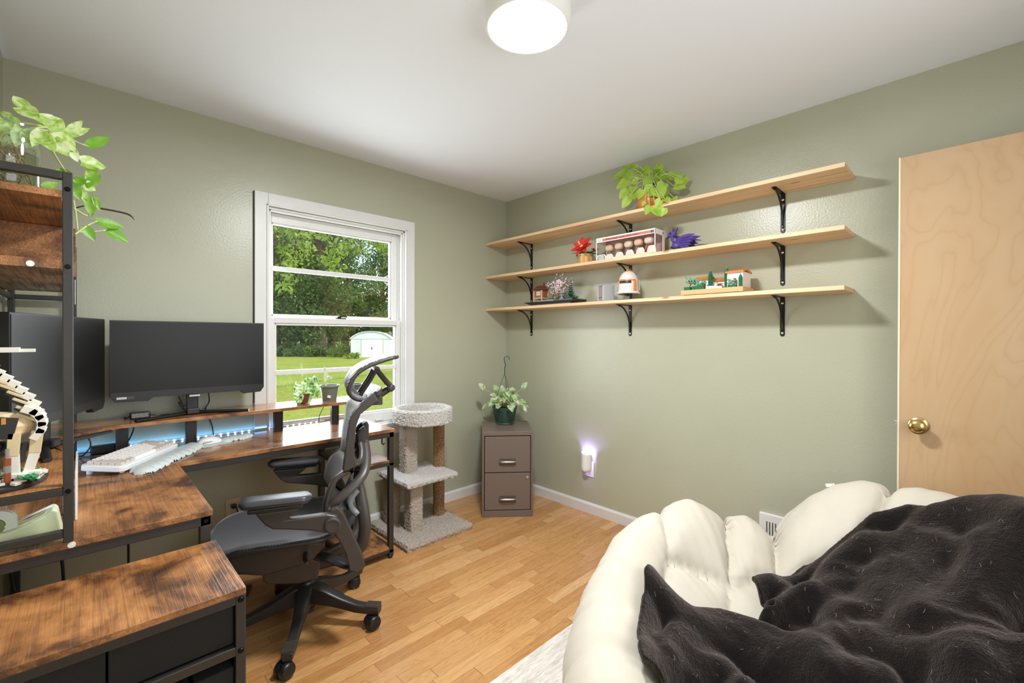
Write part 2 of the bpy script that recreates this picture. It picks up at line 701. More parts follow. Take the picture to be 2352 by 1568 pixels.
def struct(name, mb, mat, parent=None, **kw):
    kw.setdefault('smooth', False)
    o = mb.build(name, mat, parent, **kw)
    if parent is None:
        o['kind'] = 'structure'
    return o


struct('floor', MB().box(XL - .1, .12, -4.9, .02, -.12, 0), MT['floor'])
struct('ceiling', MB().box(XL - .1, .12, -4.9, .14, H, H + .1), MT['ceiling'])
WX0, WX1, WZ0, WZ1 = -1.885, -0.995, 0.66, 2.022
wb = MB()
wb.box(XL - .1, WX0, 0, .14, -.6, H).box(WX1, .12, 0, .14, -.6, H).box(WX0, WX1, 0, .14, -.6, WZ0).box(WX0, WX1, 0, .14, WZ1, H)
struct('wall_back', wb, MT['wall'])
struct('wall_right', MB().box(0, .12, -4.9, 0, 0, H), MT['wall'])
struct('wall_left', MB().box(XL - .1, XL, -4.9, 0, 0, H), MT['wall'])
wf = MB()
wf.box(XL, -2.56, YF - .1, YF, 0, H).box(-.95, -.88, YF - .1, YF, 0, H).box(-2.56, -.95, YF - .1, YF, 0, .8).box(-2.56, -.95, YF - .1, YF, 2.1, H).box(-.09, 0, YF - .1, YF, 0, H).box(-.88, -.09, YF - .1, YF, 2.06, H)
struct('wall_front', wf, MT['wall'])
w2 = MB()
w2.box(-2.63, -2.56, YF, YF + .018, .73, 2.17).box(-.95, -.90, YF, YF + .018, .73, 2.17).box(-2.56, -.95, YF, YF + .018, 2.1, 2.17).box(-2.66, -.90, YF, YF + .03, .77, .8)
w2.box(-1.775, -1.735, YF - .03, YF - .005, .8, 2.1)
struct('added_window_2', w2, MT['trim'], bevel=.003)  # unseen opening and frame, added to carry the rear fill light
struct('wall_hall', MB().box(XL, 0, -4.9, -4.8, 0, H), MT['ceiling'])
dt = MB()
dt.box(-.95, -.88, YF, YF + .015, 0, 2.06).box(-.09, -.02, YF, YF + .015, 0, 2.06).box(-.95, -.02, YF, YF + .015, 2.06, 2.13)
struct('trim_1', dt, MT['trim'], bevel=.003)


def baseboard(name, a, b, side):
    mb = MB()
    prof = [(0, 0), (.014, 0), (.014, .062), (.010, .070), (.007, .076), (0, .076)]
    (x0, y0), (x1, y1) = a, b
    d = Vector((x1 - x0, y1 - y0, 0))
    L = d.length
    d.normalize()
    M = Matrix(((side[0], d.x, 0, x0), (side[1], d.y, 0, y0), (0, 0, 1, 0), (0, 0, 0, 1)))
    mb.prism(prof, 0, L, M)
    struct(name, mb, MT['trim'])


baseboard('baseboard_back', (XL, -.0005), (0, -.0005), (0, -1))
baseboard('baseboard_right', (-.0005, 0), (-.0005, YF), (-1, 0))
baseboard('baseboard_left', (XL + .0005, YF), (XL + .0005, 0), (1, 0))

# ------------------------------------------------------------------ window
win = thing('window_1', 'white double-hung window with one bar across each sash', 'window', (-1.44, 0, .66), kind='structure')
T = MT['trim']
cs = MB()
cz0 = .665
for x0, x1 in ((-1.953, -1.883), (-.996, -.923)):
    cs.box(x0, x1, -.019, 0.0, cz0, 2.096)
cs.box(-1.883, -.996, -.019, 0.0, 2.026, 2.096)
for x0, x1 in ((-1.893, -1.881), (-.998, -.986)):
    cs.box(x0, x1, -.024, -.019, cz0, 2.032)
cs.box(-1.893, -.986, -.024, -.019, 2.022, 2.034)
cs.build('casing', T, win, smooth=False, bevel=.003, world=True)
MB().box(-1.9565, -1.9532, -.012, -.0008, .9, 2.094).build('edge_gap_shadow', simple('painted_gap_shadow', srgb(66, 58, 46), .8), win, smooth=False, world=True)  # dark strip painted in for the shadow line beside the left casing
jb = MB()
jb.box(WX0, WX0 + .012, 0, .139, WZ0, WZ1).box(WX1 - .012, WX1, 0, .139, WZ0, WZ1).box(WX0, WX1, 0, .139, WZ1 - .012, WZ1)
for x in (WX0 + .012, WX1 - .022):
    jb.box(x, x + .010, .006, .018, .69, 2.01)
    jb.box(x, x + .010, .058, .066, .69, 2.01)
jb.box(WX0 + .012, WX1 - .012, .006, .018, 1.998, 2.01)
jb.build('jamb', T, win, smooth=False, bevel=.002, world=True)
sl = MB()
sl.box(-1.975, -.90, -.038, .0, .655, .680)
sl.box(WX0, WX1, 0, .138, .655, .688)
sl.box(-1.953, -.923, -.018, -.001, .60, .655)
sl.build('sill', T, win, smooth=False, bevel=.004, world=True)


def sash(name, y0, y1, z0, z1, gx0, gx1, gz0, gz1, mz):
    mb = MB()
    x0, x1 = WX0 + .013, WX1 - .013
    mb.box(x0, gx0, y0, y1, z0, z1).box(gx1, x1, y0, y1, z0, z1).box(gx0, gx1, y0, y1, z0, gz0).box(gx0, gx1, y0, y1, gz1, z1)
    b = .011   # inner moulding
    yb = y0 + .010
    mb.box(gx0, gx0 + b, yb, y1, gz0, gz1).box(gx1 - b, gx1, yb, y1, gz0, gz1).box(gx0, gx1, yb, y1, gz0, gz0 + b).box(gx0, gx1, yb, y1, gz1 - b, gz1)
    mb.box(gx0, gx1, y0 + .004, y1 - .004, mz - .013, mz + .013)
    o = mb.build(name, T, win, smooth=False, bevel=.003, world=True)
    ym = (y0 + y1) / 2
    for q, (a, b2) in enumerate(((gz0, mz), (mz, gz1))):
        g = MB().box(gx0, gx1, ym - .0015, ym + .0015, a, b2).build('pane', MT['glass'], o, smooth=False)
        g.data.transform(mat_of(win).inverted())
    return o


up_s = sash('upper_sash', .068, .100, 1.352, 2.008, -1.842, -1.058, 1.398, 1.952, 1.681)
lo_s = sash('lower_sash', .020, .054, .689, 1.388, -1.838, -1.046, .756, 1.354, 1.061)
lk = MB()
lk.cbox((-1.44, .035, 1.391), (.06, .022, .006)).cyl((-1.45, .035, 1.394), (-1.45, .035, 1.404), .010)
lk.tube([(-1.45, .035, 1.402), (-1.425, .028, 1.406), (-1.405, .024, 1.403)], .005, 8)
lk.build('sash_lock', MT['bolt'], win, world=True)
lf = MB()
for x in (-1.70, -1.18):
    lf.box(x - .03, x + .03, .008, .0195, .70, .712)
lf.build('sash_lift', T, win, world=True, bevel=.002)

# ------------------------------------------------------------------ open flush door lying back along the right wall
door = thing('door_1', 'flush birch door swung open against the right wall', 'door', (-.1475, -3.38, .012), kind='structure')
MB().box(-.165, -.130, -3.385, -2.600, .012, 2.036).build('door_leaf', MT['birch'], door, smooth=False, bevel=.002, world=True)
MB().box(-.1655, -.1295, -2.600, -2.5975, .012, 2.036).box(-.1665, -.165, -2.604, -2.5975, .012, 2.036).build('edge_band', simple('pale_edge_band', srgb(232, 218, 196), .5), door, smooth=False, world=True)
kp = [(.033, 0), (.033, .004), (.027, .008), (.012, .010), (.0105, .028), (.014, .032), (.024, .038), (.0285, .047), (.0275, .056), (.021, .062), (.010, .0645), (.0005, .065)]
Mk = Matrix.Translation((-.165, -2.665, .915)) @ Matrix.Rotation(-pi / 2, 4, 'Y')
MB().lathe(kp, 32, Mk).build('door_knob', MT['brass'], door, world=True)
lt = MB().box(-.1545, -.1405, -2.600, -2.586, .905, .925)
lt.build('latch', MT['steel'], door, world=True, smooth=False, bevel=.002)
hg = MB()
for z in (.25, 1.05, 1.8):
    hg.cyl((-.125, -3.388, z), (-.125, -3.388, z + .09), .007)
hg.build('hinge', MT['brass'], door, world=True)

# ------------------------------------------------------------------ ceiling lamp
LX, LY = -1.527, -1.729
lamp = thing('ceiling_lamp', 'round white flush ceiling lamp, lit', 'lamp', (LX, LY, H))
MB().lathe([(.150, 0), (.152, -.03), (.151, -.06), (.147, -.078), (.142, -.084), (.138, -.083), (.137, -.070)][::-1], 64).build('housing', simple('lamp_housing', srgb(235, 234, 230), .45), lamp)
dif = MB().lathe([(.0005, -.090), (.05, -.0895), (.10, -.0875), (.128, -.084), (.1375, -.078), (.1375, -.070)], 64).build('diffuser', emit_mat('lamp_diffuser', (1.0, .985, .96, 1), 5.5), lamp)
area_light('lamp_glow', (0, 0, -.095), (0, 0, -1), .268, .268, 62.0, (.94, .975, 1.0), 'DISK', parent=lamp)

# ------------------------------------------------------------------ pine wall shelves with iron brackets
def bracket(parent, y, ztop):
    w = .011
    mb = MB()
    A, D = .155, .195
    mb.box(-.004, 0, y - w, y + w, ztop - D, ztop)
    mb.cyl((-.004, y, ztop - D), (0, y, ztop - D), w)
    mb.box(-A, 0, y - w, y + w, ztop - .004, ztop)
    mb.cyl((-A, y, ztop - .004), (-A, y, ztop), w)
    pts = []
    for k in range(15):
        t = k / 14 * pi / 2
        pts.append((-.006 - (A - .020) * (1 - sin(t)) ** 1.0, y, ztop - .008 - (D - .035) * (1 - cos(t))))
    mb.tube(pts, .0055, 6, up=(0, 1, 0))
    mb.cyl((-A + .014, y, ztop - .012), (-A + .014, y, ztop), .006, 8)
    mb.cyl((-.012, y, ztop - D + .022), (-.001, y, ztop - D + .022), .006, 8)
    o = mb.build('bracket', MT['bracket'], parent, bevel=.001)
    for z in (ztop - .032, ztop - D + .006):
        MB().lathe([(.0062, 0), (.0062, .002), (.004, .0042), (.0005, .0046)], 14, Matrix.Translation((-.004, y, z)) @ Matrix.Rotation(-pi / 2, 4, 'Y')).build('screw', MT['steel'], o)
    return o


SH = {}
for nm, zt, lab in (('top', 2.050, 'long pine wall shelf, topmost of three, carrying the lime plant'),
                    ('mid', 1.774, 'long pine wall shelf, middle one of three, under the figure box'),
                    ('low', 1.508, 'long pine wall shelf, lowest of three, carrying the helmet and brick gardens')):
    s = thing('wall_shelf', lab, 'shelf', (0, -1.2, zt), group='pine shelves on the right wall')
    bd = MB().box(-.236, -.001, -2.424 + 1.2, -.003 + 1.2, -.020, 0)
    o = bd.build('board', MT['pine'], s, smooth=False, bevel=.0015)
    for y in (-.305, -1.218, -2.122):
        bracket(s, y + 1.2, -.0202)
    SH[nm] = zt

# ================================================================== L-shaped desk
BM = MT['black_metal']


def bolts(parent, pts, axis='Y', r=.007):
    for p in pts:
        R = {'Y': Matrix.Rotation(pi / 2, 4, 'X'), 'X': Matrix.Rotation(pi / 2, 4, 'Y')}[axis]
        MB().lathe([(r, 0), (r, .002), (r * .7, .0045), (r * .35, .0045), (r * .3, .003), (.0004, .003)], 14, Matrix.Translation(Vector(p)) @ R).build('bolt', MT['bolt'], parent, world=True)


DZ = .745
desk = thing('corner_desk', 'L-shaped rustic brown desk on a black steel frame in the corner by the window', 'desk', (-2.4, -.4, 0))
MB().box(-2.872, -1.352, -.504, -.012, DZ - .018, DZ).build('desktop', MT['rustic_x'], desk, world=True, smooth=False, bevel=.0015)
MB().box(-2.872, -2.362, -1.195, -.505, DZ - .018, DZ).build('return_top', MT['rustic_y'], desk, world=True, smooth=False, bevel=.0015)
fr = MB()
t = .028
zt = DZ - .0185
# rails
fr.box(-2.87, -1.357, -.500, -.500 + t, zt - t, zt).box(-2.87, -1.357, -.045, -.045 + t, zt - t, zt)
fr.box(-1.357 - t, -1.357, -.5, -.017, zt - t, zt)
fr.box(-2.87, -2.366, -1.190, -1.190 + t, zt - t, zt).box(-2.366 - t, -2.366, -1.19, -.5, zt - t, zt).box(-2.87, -2.87 + t, -1.19, -.02, zt - t, zt)
fr.box(-2.87, -2.366, -1.190, -1.19 + t, .10, .10 + t)
fr.build('frame', BM, desk, world=True, smooth=False, bevel=.002)
legs = [(-1.357 - t, -.5), (-1.357 - t, -.045), (-1.60, -.5), (-1.60, -.045), (-2.366 - t, -1.19), (-2.868, -1.19), (-2.868, -.045)]
for x, y in legs:
    lg = MB().box(x, x + t, y, y + t, .012, zt - t).build('leg', BM, desk, world=True, smooth=False, bevel=.002)
    MB().lathe([(.011, .0), (.012, .003), (.008, .012)], 14, Matrix.Translation((x + t / 2, y + t / 2, 0))).build('levelling_foot', MT['black_plastic'], lg, world=True)
MB().box(-1.598, -1.362, -.496, -.02, .552, .567).build('side_shelf', MT['rustic_x'], desk, world=True, smooth=False, bevel=.0015)
MB().box(-1.598, -1.362, -.496, -.02, .052, .067).build('low_shelf', MT['rustic_y'], desk, world=True, smooth=False, bevel=.0015)
for z in (.535, .035):
    sr = MB()
    sr.box(-1.60, -1.357, -.5, -.482, z, z + .0165).box(-1.60, -1.357, -.036, -.018, z, z + .0165).box(-1.60, -1.582, -.5, -.018, z, z + .0165).box(-1.375, -1.357, -.5, -.018, z, z + .0165)
    sr.build('shelf_rail', BM, desk, world=True, smooth=False, bevel=.0015)
hk = MB().box(-1.362, -1.356, -.47, -.43, .665, .70).tube([(-1.40, -.44, .70), (-1.40, -.44, .655), (-1.392, -.44, .648), (-1.384, -.44, .655)], .004, 8)
hk.build('headphone_hook', BM, desk, world=True)
bolts(desk, [(-2.38, -1.1905, zt - .014)], 'Y')
MB().lathe([(.008, 0), (.008, .0015), (.0005, .002)], 16, Matrix.Translation((-2.672, -1.195, DZ - .009)) @ Matrix.Rotation(pi / 2, 4, 'X')).build('cam_cover', MT['white_plastic'], desk, world=True)

# raised monitor shelf standing on the desk
RZ = .893
riser = thing('monitor_riser', 'long rustic monitor shelf raised over the desk on black posts', 'riser', (-2.2, -.14, DZ))
poly = [(-2.868, -.022), (-1.38, -.022), (-1.38, -.262), (-2.53, -.262), (-2.655, -.36), (-2.70, -.68), (-2.735, -.56), (-2.868, -.36)]
MB().slab(poly, RZ - .016, RZ).build('shelf_board', MT['rustic_x'], riser, world=True, smooth=False, bevel=.001)
MB().slab([(-2.702, -.682), (-2.738, -.562), (-2.87, -.362), (-2.87, -.372), (-2.741, -.575), (-2.701, -.697)], RZ - .030, RZ - .0005).build('dark_edge', BM, riser, world=True, smooth=False)
for x in (-2.52, -2.262, -1.862, -1.545):
    p = MB().box(x - .022, x + .022, -.135, -.105, DZ, RZ - .0165).box(x - .022, x + .05, -.19, -.06, RZ - .0225, RZ - .0162)
    p.build('post', BM, riser, world=True, smooth=False, bevel=.002)

# ------------------------------------------------------------------ hutch shelves standing on the return, against the left wall
hut = thing('desk_hutch', 'tall black-framed hutch with rustic shelves standing on the desk return', 'hutch', (-2.77, -.7, DZ))
hx0, hx1 = -2.872, -2.668
tf = .020
f1 = MB()
for x in (hx0, hx1 - tf):
    for y in (-1.2, -.058):
        f1.box(x, x + tf, y, y + tf, DZ + .0005, 1.70 if y < -1 else 1.67)
for y in (-1.2, -.058):
    for z in (.758, .868) if y < -1 else (.868, 1.43):
        f1.box(hx0 + tf, hx1 - tf, y, y + tf, z, z + tf)
    f1.box(hx0 + tf, hx1 - tf, y, y + tf, 1.68 if y < -1 else 1.65, 1.70 if y < -1 else 1.67)
for z in (.868, 1.43, 1.612):
    f1.box(hx0, hx0 + .015, -1.18, -.058, z, z + .018)
f1.build('frame', BM, hut, world=True, smooth=False, bevel=.002)
MB().box(hx0 + .001, hx1 - .021, -1.198, -.60, .8885, .8995 - .007).build('lower_board', MT['rustic_y'], hut, world=True, smooth=False, bevel=.001)
MB().box(hx0 + .001, hx1 - .001 - tf, -1.196, -.30, 1.450, 1.473).build('middle_board', MT['rustic_y'], hut, world=True, smooth=False, bevel=.001)
MB().box(hx0 + .001, hx1 - .001 - tf, -1.196, -.70, 1.633, 1.651).build('top_board', MT['rustic_y'], hut, world=True, smooth=False, bevel=.001)
MB().box(hx0 + .001, hx1 + .002, -.755, -.738, 1.4735, 1.6325).build('upright_panel', MT['rustic_y'], hut, world=True, smooth=False, bevel=.001)
MB().lathe([(.0075, 0), (.0075, .0015), (.0005, .002)], 16, Matrix.Translation((-2.744, -1.196, 1.458)) @ Matrix.Rotation(pi / 2, 4, 'X')).build('cam_cover', MT['white_plastic'], hut, world=True)
bolts(hut, [(hx1 - .010, -1.2, 1.656), (hx1 - .010, -1.2, 1.457), (hx1 - .010, -1.2, .878)], 'Y', .006)
MB().box(hx1, hx1 + .0012, -.80, -.76, 1.38, 1.46).build('sticker', MT['white_plastic'], hut, world=True, smooth=False)
MB().box(hx1 + .001, hx1 + .006, -1.02, -.70, DZ + .001, .885).build('side_board', MT['white_plastic'], hut, world=True, smooth=False, bevel=.001)

# ------------------------------------------------------------------ low cabinet in front of the return
cab = thing('storage_cabinet', 'low rustic-topped cabinet with black fabric drawers at the lower left', 'cabinet', (-2.6, -1.37, 0))
cx0, cx1, cy0, cy1, czt = -2.872, -2.357, -1.560, -1.203, .652
MB().box(cx0, cx1, cy0, cy1, czt - .016, czt).build('top_board', MT['rustic_y'], cab, world=True, smooth=False, bevel=.0015)
cf = MB()
tw = .022
for x in (cx0, cx1 - tw):
    for y in (cy0 + .003, cy1 - tw):
        cf.box(x, x + tw, y, y + tw, 0, czt - .0165)
for y in (cy0 + .003, cy1 - tw):
    for z in (czt - .0165 - .022, czt - .165, .31, .04):
        cf.box(cx0 + tw, cx1 - tw, y, y + .020, z, z + .022)
for x in (cx0, cx1 - tw):
    for z in (czt - .0385, .04):
        cf.box(x, x + tw, cy0 + .02, cy1 - tw, z, z + .022)
cf.build('frame', BM, cab, world=True, smooth=False, bevel=.0015)
FB = MT['fabric_black']
MB().box(cx1 - .012, cx1 - .006, cy0 + .026, cy1 - tw, .062, czt - .04).build('side_panel', FB, cab, world=True, smooth=False)
MB().box(cx0 + tw, cx1 - tw, cy1 - .020, cy1 - .014, .062, czt - .04).build('back_panel', FB, cab, world=True, smooth=False)
for x0, x1 in ((cx0 + tw + .002, -2.617), (-2.613, cx1 - tw - .002)):
    MB().box(x0, x1, cy0 + .016, cy1 - .025, czt - .139, czt - .042).build('drawer', FB, cab, world=True, smooth=False, bevel=.003)
for x0, x1 in ((cx0 + tw + .002, -2.47), (-2.462, cx1 - tw - .002)):
    MB().box(x0, x1, cy0 + .014, cy1 - .025, .335, czt - .195).build('bin', FB, cab, world=True, smooth=False, bevel=.003)
    MB().box(x0, x1, cy0 + .014, cy1 - .025, .064, .305).build('bin', FB, cab, world=True, smooth=False, bevel=.003)
bolts(cab, [(cx1 - .011, cy0 + .003, czt - .028), (cx1 - .011, cy0 + .003, czt - .155)], 'Y', .007)

# ------------------------------------------------------------------ monitors
def monitor(name, label, loc, rotz, tilt=0):
    """local: screen faces -y, origin under the neck on the shelf"""
    m_ = thing(name, label, 'monitor', loc, rotz, group='monitors on the raised shelf')
    w, zb, ztp = .610, .089, .453
    hw = w / 2
    b = MB()
    b.prism([(-hw, zb + .030), (-hw + .016, zb + .002), (-hw + .13, zb - .002), (-hw + .15, zb + .014), (hw - .11, zb + .014), (hw - .095, zb - .002), (hw - .016, zb + .002), (hw, zb + .026), (hw, ztp), (-hw, ztp)], -.012, .012)
    b.build('housing', MT['bezel'], m_, smooth=False, bevel=.0015)
    MB().box(-.22, .22, .012, .035, zb + .06, ztp - .05).build('rear_cover', MT['black_plastic'], m_, bevel=.01, smooth=False)
    MB().box(-hw + .005, hw - .005, -.0135, -.0118, zb + .044, ztp - .006).build('screen', MT['screen'], m_, smooth=False)
    MB().box(-hw + .022, -hw + .056, -.0135, -.012, zb + .013, zb + .023).build('badge', simple('badge_silver', srgb(196, 196, 198), .4), m_, smooth=False)
    ol = MB()
    for z in (zb + .013, zb + .0222):
        ol.box(-hw + .057, -hw + .082, -.0133, -.012, z, z + .0008)
    for x in (-hw + .057, -hw + .0812):
        ol.box(x, x + .0008, -.0133, -.012, zb + .013, zb + .023)
    for k in range(4):
        ol.box(-hw + .062 + k * .0042, -hw + .0645 + k * .0042, -.0133, -.012, zb + .0165, zb + .0195)
    ol.build('badge_outline', simple('badge_grey', srgb(120, 120, 122), .4), m_, smooth=False)
    MB().box(-.020, .022, -.0135, -.012, zb + .003, zb + .0115).build('brand_strip', simple('badge_pale', srgb(190, 188, 188), .4), m_, smooth=False)
    nk = MB()
    nk.box(-.024, .024, .036, .060, .02, zb + .14).box(-.026, .026, .010, .062, .004, .030)
    nk.build('neck', MT['bezel'], m_, smooth=False, bevel=.004)
    ft = MB()
    for sgn in (-1, 1):
        ft.tube([(0, .048, .0075), (sgn * .06, .022, .0075), (sgn * .222, -.058, .0065)], [.017, .016, .011], 10, flat=.55, up=(0, 0, 1))
    ft.build('foot', MT['black_plastic'], m_)
    return m_


mon1 = monitor('monitor', 'black monitor on the raised shelf, beside the window', (-2.259, -.185, RZ), 0)
vx = Vector((-2.811, -.922, 0))
vy = Vector((-2.595, -.350, 0))
mc = (vx + vy) / 2
rz = atan2(vy.y - vx.y, vy.x - vx.x)
mon2 = monitor('monitor', 'black monitor in the corner, partly behind the hutch frame', (mc.x, mc.y, RZ), rz)

# ------------------------------------------------------------------ LED strip and its light
led = thing('led_strip', 'string of small blue-white LEDs along the back edge of the desk', 'light strip', (-2.2, -.009, DZ))
MB().box(-2.84, -1.56, -.012, -.006, DZ + .0005, DZ + .007).build('tape', MT['white_plastic'], led, world=True, smooth=False)
LE = emit_mat('led_blue_white', (.72, .88, 1.0, 1), 9)
k = 0
x = -2.55
while x < -1.60:
    MB().ball((x, -.0145, DZ + .0055), .0036, 8, 6).build('led', LE, led, world=True)
    x += .0335
area_light('led_glow', (-2.30, -.02, DZ + .012), (0, 1, .8), .95, .012, .34, (.13, .46, 1.0))
bpy.data.objects['led_glow'].parent = led
bpy.data.objects['led_glow'].location = Vector((-2.30, -.02, DZ + .012)) - led.location
MB().box(XL + .001, XL + .007, -1.15, -.1, DZ + .0005, DZ + .007).build('tape', MT['white_plastic'], led, world=True, smooth=False)
for k in range(12):
    MB().ball((XL + .009, -1.12 + k * .085, DZ + .0055), .0045, 8, 6).build('led', LE, led, world=True)
wl = area_light('wall_led_glow', Vector((XL + .012, -.7, DZ + .010)) - led.location, (.6, 0, 1), .95, .012, 2.0, (.6, .8, 1.0), parent=led)
wl.rotation_euler = (Matrix.Rotation(radians(35), 4, 'Y') @ Matrix.Rotation(pi, 4, 'X') @ Matrix.Rotation(pi / 2, 4, 'Z')).to_euler()

# ------------------------------------------------------------------ keyboard, rests, mouse
kd = Vector((.22, .322, 0)).normalized()
krz = atan2(kd.y, kd.x)
kb = thing('keyboard', 'white compact keyboard with beige edge keys on the desk return', 'keyboard', (-2.495, -.36, DZ), krz)
kw, kh = .385, .150
tl = Matrix.Rotation(radians(5), 4, 'X')
base = MB()
rp = []
for (sx, sy, a0) in ((1, 1, 0), (-1, 1, 90), (-1, -1, 180), (1, -1, 270)):
    for q in range(5):
        a = radians(a0 + q * 22.5)
        rp.append((sx * (kw / 2 - .022) + .022 * cos(a), sy * (kh / 2 - .022) + .022 * sin(a)))
base.slab(rp, .012, .034, Matrix.Translation((0, 0, .004)) @ tl)
for sx in (-1, 1):
    base.cyl((sx * .16, .055, .0), (sx * .16, .055, .02), .010)
    base.cyl((sx * .16, -.055, .0), (sx * .16, -.055, .01), .008)
base.build('case', simple('keyboard_white', srgb(232, 234, 236), .4), kb, bevel=.004, seg=3)
KW, KB = simple('keycap_white', srgb(246, 243, 240), .55), simple('keycap_beige', srgb(206, 194, 184), .55)
rows = [[1.0] * 13 + [2.0, 1], [1.5] + [1.0] * 12 + [1.5, 1], [1.75] + [1.0] * 11 + [2.25, 1], [2.25] + [1.0] * 10 + [1.75, 1, 1], [1.25, 1.25, 1.25, 6.25, 1, 1, 1, 1, 1, 1]]
pw = (kw - .030) / 16.0
ph = (kh - .030) / 5.0
cap_n = 0
for r, row in enumerate(rows):
    x = -kw / 2 + .015
    yc = kh / 2 - .015 - ph * (r + .5)
    tot = sum(row)
    for q, u in enumerate(row):
        wd = u * pw * 16.0 / tot
        edge = (q == 0 or u > 1.2 or q >= len(row) - 1 or r == 4) and not (r == 4 and u > 4)
        cap = MB()
        x0, x1 = x + .0012, x + wd - .0012
        y0, y1 = yc - ph / 2 + .0012, yc + ph / 2 - .0012
        i_ = .0028
        cap.add([(x0, y0, .034), (x1, y0, .034), (x1, y1, .034), (x0, y1, .034), (x0 + i_, y0 + i_, .045), (x1 - i_, y0 + i_, .045), (x1 - i_, y1 - i_ * .6, .046), (x0 + i_, y1 - i_ * .6, .046)],
                [(4, 5, 6, 7), (0, 1, 5, 4), (1, 2, 6, 5), (2, 3, 7, 6), (3, 0, 4, 7)], Matrix.Translation((0, 0, .004)) @ tl)
        cap.build('keycap', KB if edge else KW, kb, smooth=False)
        x += wd


def cloud(name, label, mat, loc, rotz, blobs, h, cat):
    """puffy flat rest: a smooth union of low mounds"""
    xs = [b[0] for b in blobs]
    ys = [b[1] for b in blobs]
    R = max(b[2] for b in blobs) * 1.25
    x0, x1, y0, y1 = min(xs) - R, max(xs) + R, min(ys) - R, max(ys) + R
    st = .0045
    nx, ny = int((x1 - x0) / st) + 1, int((y1 - y0) / st) + 1
    Z = {}
    for i in range(nx):
        for j in range(ny):
            px, py = x0 + i * st, y0 + j * st
            v = 0
            for bx, by, br in blobs:
                d2 = ((px - bx) ** 2 + (py - by) ** 2) / (br * br)
                if d2 < 1:
                    v += ((1 - d2) ** .5) ** 6
            if v > 0:
                Z[i, j] = min(1.0, v ** (1 / 6)) * h
    mb = MB()
    idx = {}
    for i in range(nx - 1):
        for j in range(ny - 1):
            q = [(i, j), (i + 1, j), (i + 1, j + 1), (i, j + 1)]
            if sum(1 for c in q if c in Z) >= 2:
                f = []
                for c in q:
                    if c not in idx:
                        idx[c] = len(mb.v)
                        mb.v.append((x0 + c[0] * st, y0 + c[1] * st, Z.get(c, 0) + .0008))
                    f.append(idx[c])
                mb.f.append(tuple(f))
    o = mb.build(name, mat, None, angle=70)
    o.location = loc
    o.rotation_euler = (0, 0, rotz)
    tag(o, label, cat)
    return o


GEL = simple('pale_mint_gel', srgb(196, 204, 202), .42)
rnd = random.Random(4)
wb_ = []
for k in range(10):
    u = -.19 + k * .042
    wb_.append((u, -.014 + rnd.uniform(-.005, .005), .037))
    wb_.append((u + .02, .014 + rnd.uniform(-.005, .005), .033))
wc = Vector((-2.495, -.36, 0)) + Vector((.825, -.565, 0)) * .117 + kd * .028
cloud('wrist_rest', 'lumpy pale cloud wrist rest along the front of the keyboard', GEL, (wc.x, wc.y, DZ), krz, wb_, .022, 'wrist rest')
mp = at(505, 1013, 'Z', DZ)
cloud('mouse_pad', 'small pale cloud pad under the mouse', GEL, (mp.x, mp.y, DZ), radians(16), [(-.075, -.03, .06), (-.03, .0, .075), (-.09, .01, .05), (-.02, -.04, .05)], .004, 'mouse pad')
mp2 = at(540, 1009, 'Z', DZ)
cloud('hand_rest', 'pale cloud hand rest to the right of the mouse', GEL, (mp2.x, mp2.y, DZ), radians(8), [(-.045, -.012, .034), (-.01, .006, .036), (.025, -.004, .036), (.058, .008, .03)], .020, 'wrist rest')
mo = at(482, 1010, 'Z', DZ + .02)
ms = thing('mouse', 'white computer mouse on the small cloud pad', 'mouse', (mo.x, mo.y, DZ + .004), radians(10))
bb = MB()
P = []
for i in range(15):
    tt = i / 14
    xx = -.058 + .116 * tt
    prof = sin(pi * min(max(tt * .94 + .03, 0), 1)) ** .55
    hh = .034 * (sin(pi * (tt * .8 + .13)) ** .8)
    row = []
    for j in range(13):
        a = pi * j / 12
        row.append((xx, -cos(a) * .031 * prof, max(.002, hh * (sin(a) ** .6) * min(1, prof * 1.4))))
    P.append(row)
bb.grid(P)
bb.build('shell', MT['white_plastic'], ms, angle=80)
MB().tube([(-.040, -.0295, .013), (-.022, -.0315, .014), (-.002, -.0315, .014)], .0028, 8).build('side_button', simple('mouse_button', srgb(176, 176, 178), .3), ms)
MB().cyl((.036, -.004, .026), (.036, .004, .026), .009, 16).build('scroll_wheel', simple('mouse_wheel', srgb(150, 150, 152), .4), ms)

# ------------------------------------------------------------------ adapters and cables
ad = at(321, 960, 'Z', RZ)
pa = thing('power_adapter', 'black power adapter with a pale printed label on the raised shelf', 'power adapter', (-2.457, -.125, RZ), radians(2))
MB().box(-.037, .037, -.018, .018, .001, .030).build('case', MT['black_plastic'], pa, bevel=.004, smooth=False)
lb = MB().box(-.032, .030, -.0188, -.0182, .006, .026)
lb.build('label', simple('adapter_label', srgb(70, 70, 70), .6), pa, smooth=False)
rnd = random.Random(8)
tx = MB()
for r in range(5):
    x = -.030
    while x < .026:
        w = rnd.uniform(.002, .007)
        tx.box(x, x + w, -.0192, -.0188, .0078 + r * .0036, .0098 + r * .0036)
        x += w + .0016
tx.build('label_print', simple('adapter_print', srgb(170, 170, 168), .6), pa, smooth=False)
MB().tube(smooth_path([(.037, 0, .012), (.07, -.004, .008), (.11, .02, .005), (.16, .03, .004)]), .0025, 6).build('lead', MT['black_plastic'], pa)
MB().tube(smooth_path([(-.037, 0, .012), (-.052, -.004, .012), (-.054, .012, .004), (-.04, .03, .004)]), .0025, 6).build('lead', MT['black_plastic'], pa)
pb = thing('power_brick', 'dark power brick with plugs on the desk under the raised shelf', 'power strip', (-2.575, -.075, DZ), radians(4))
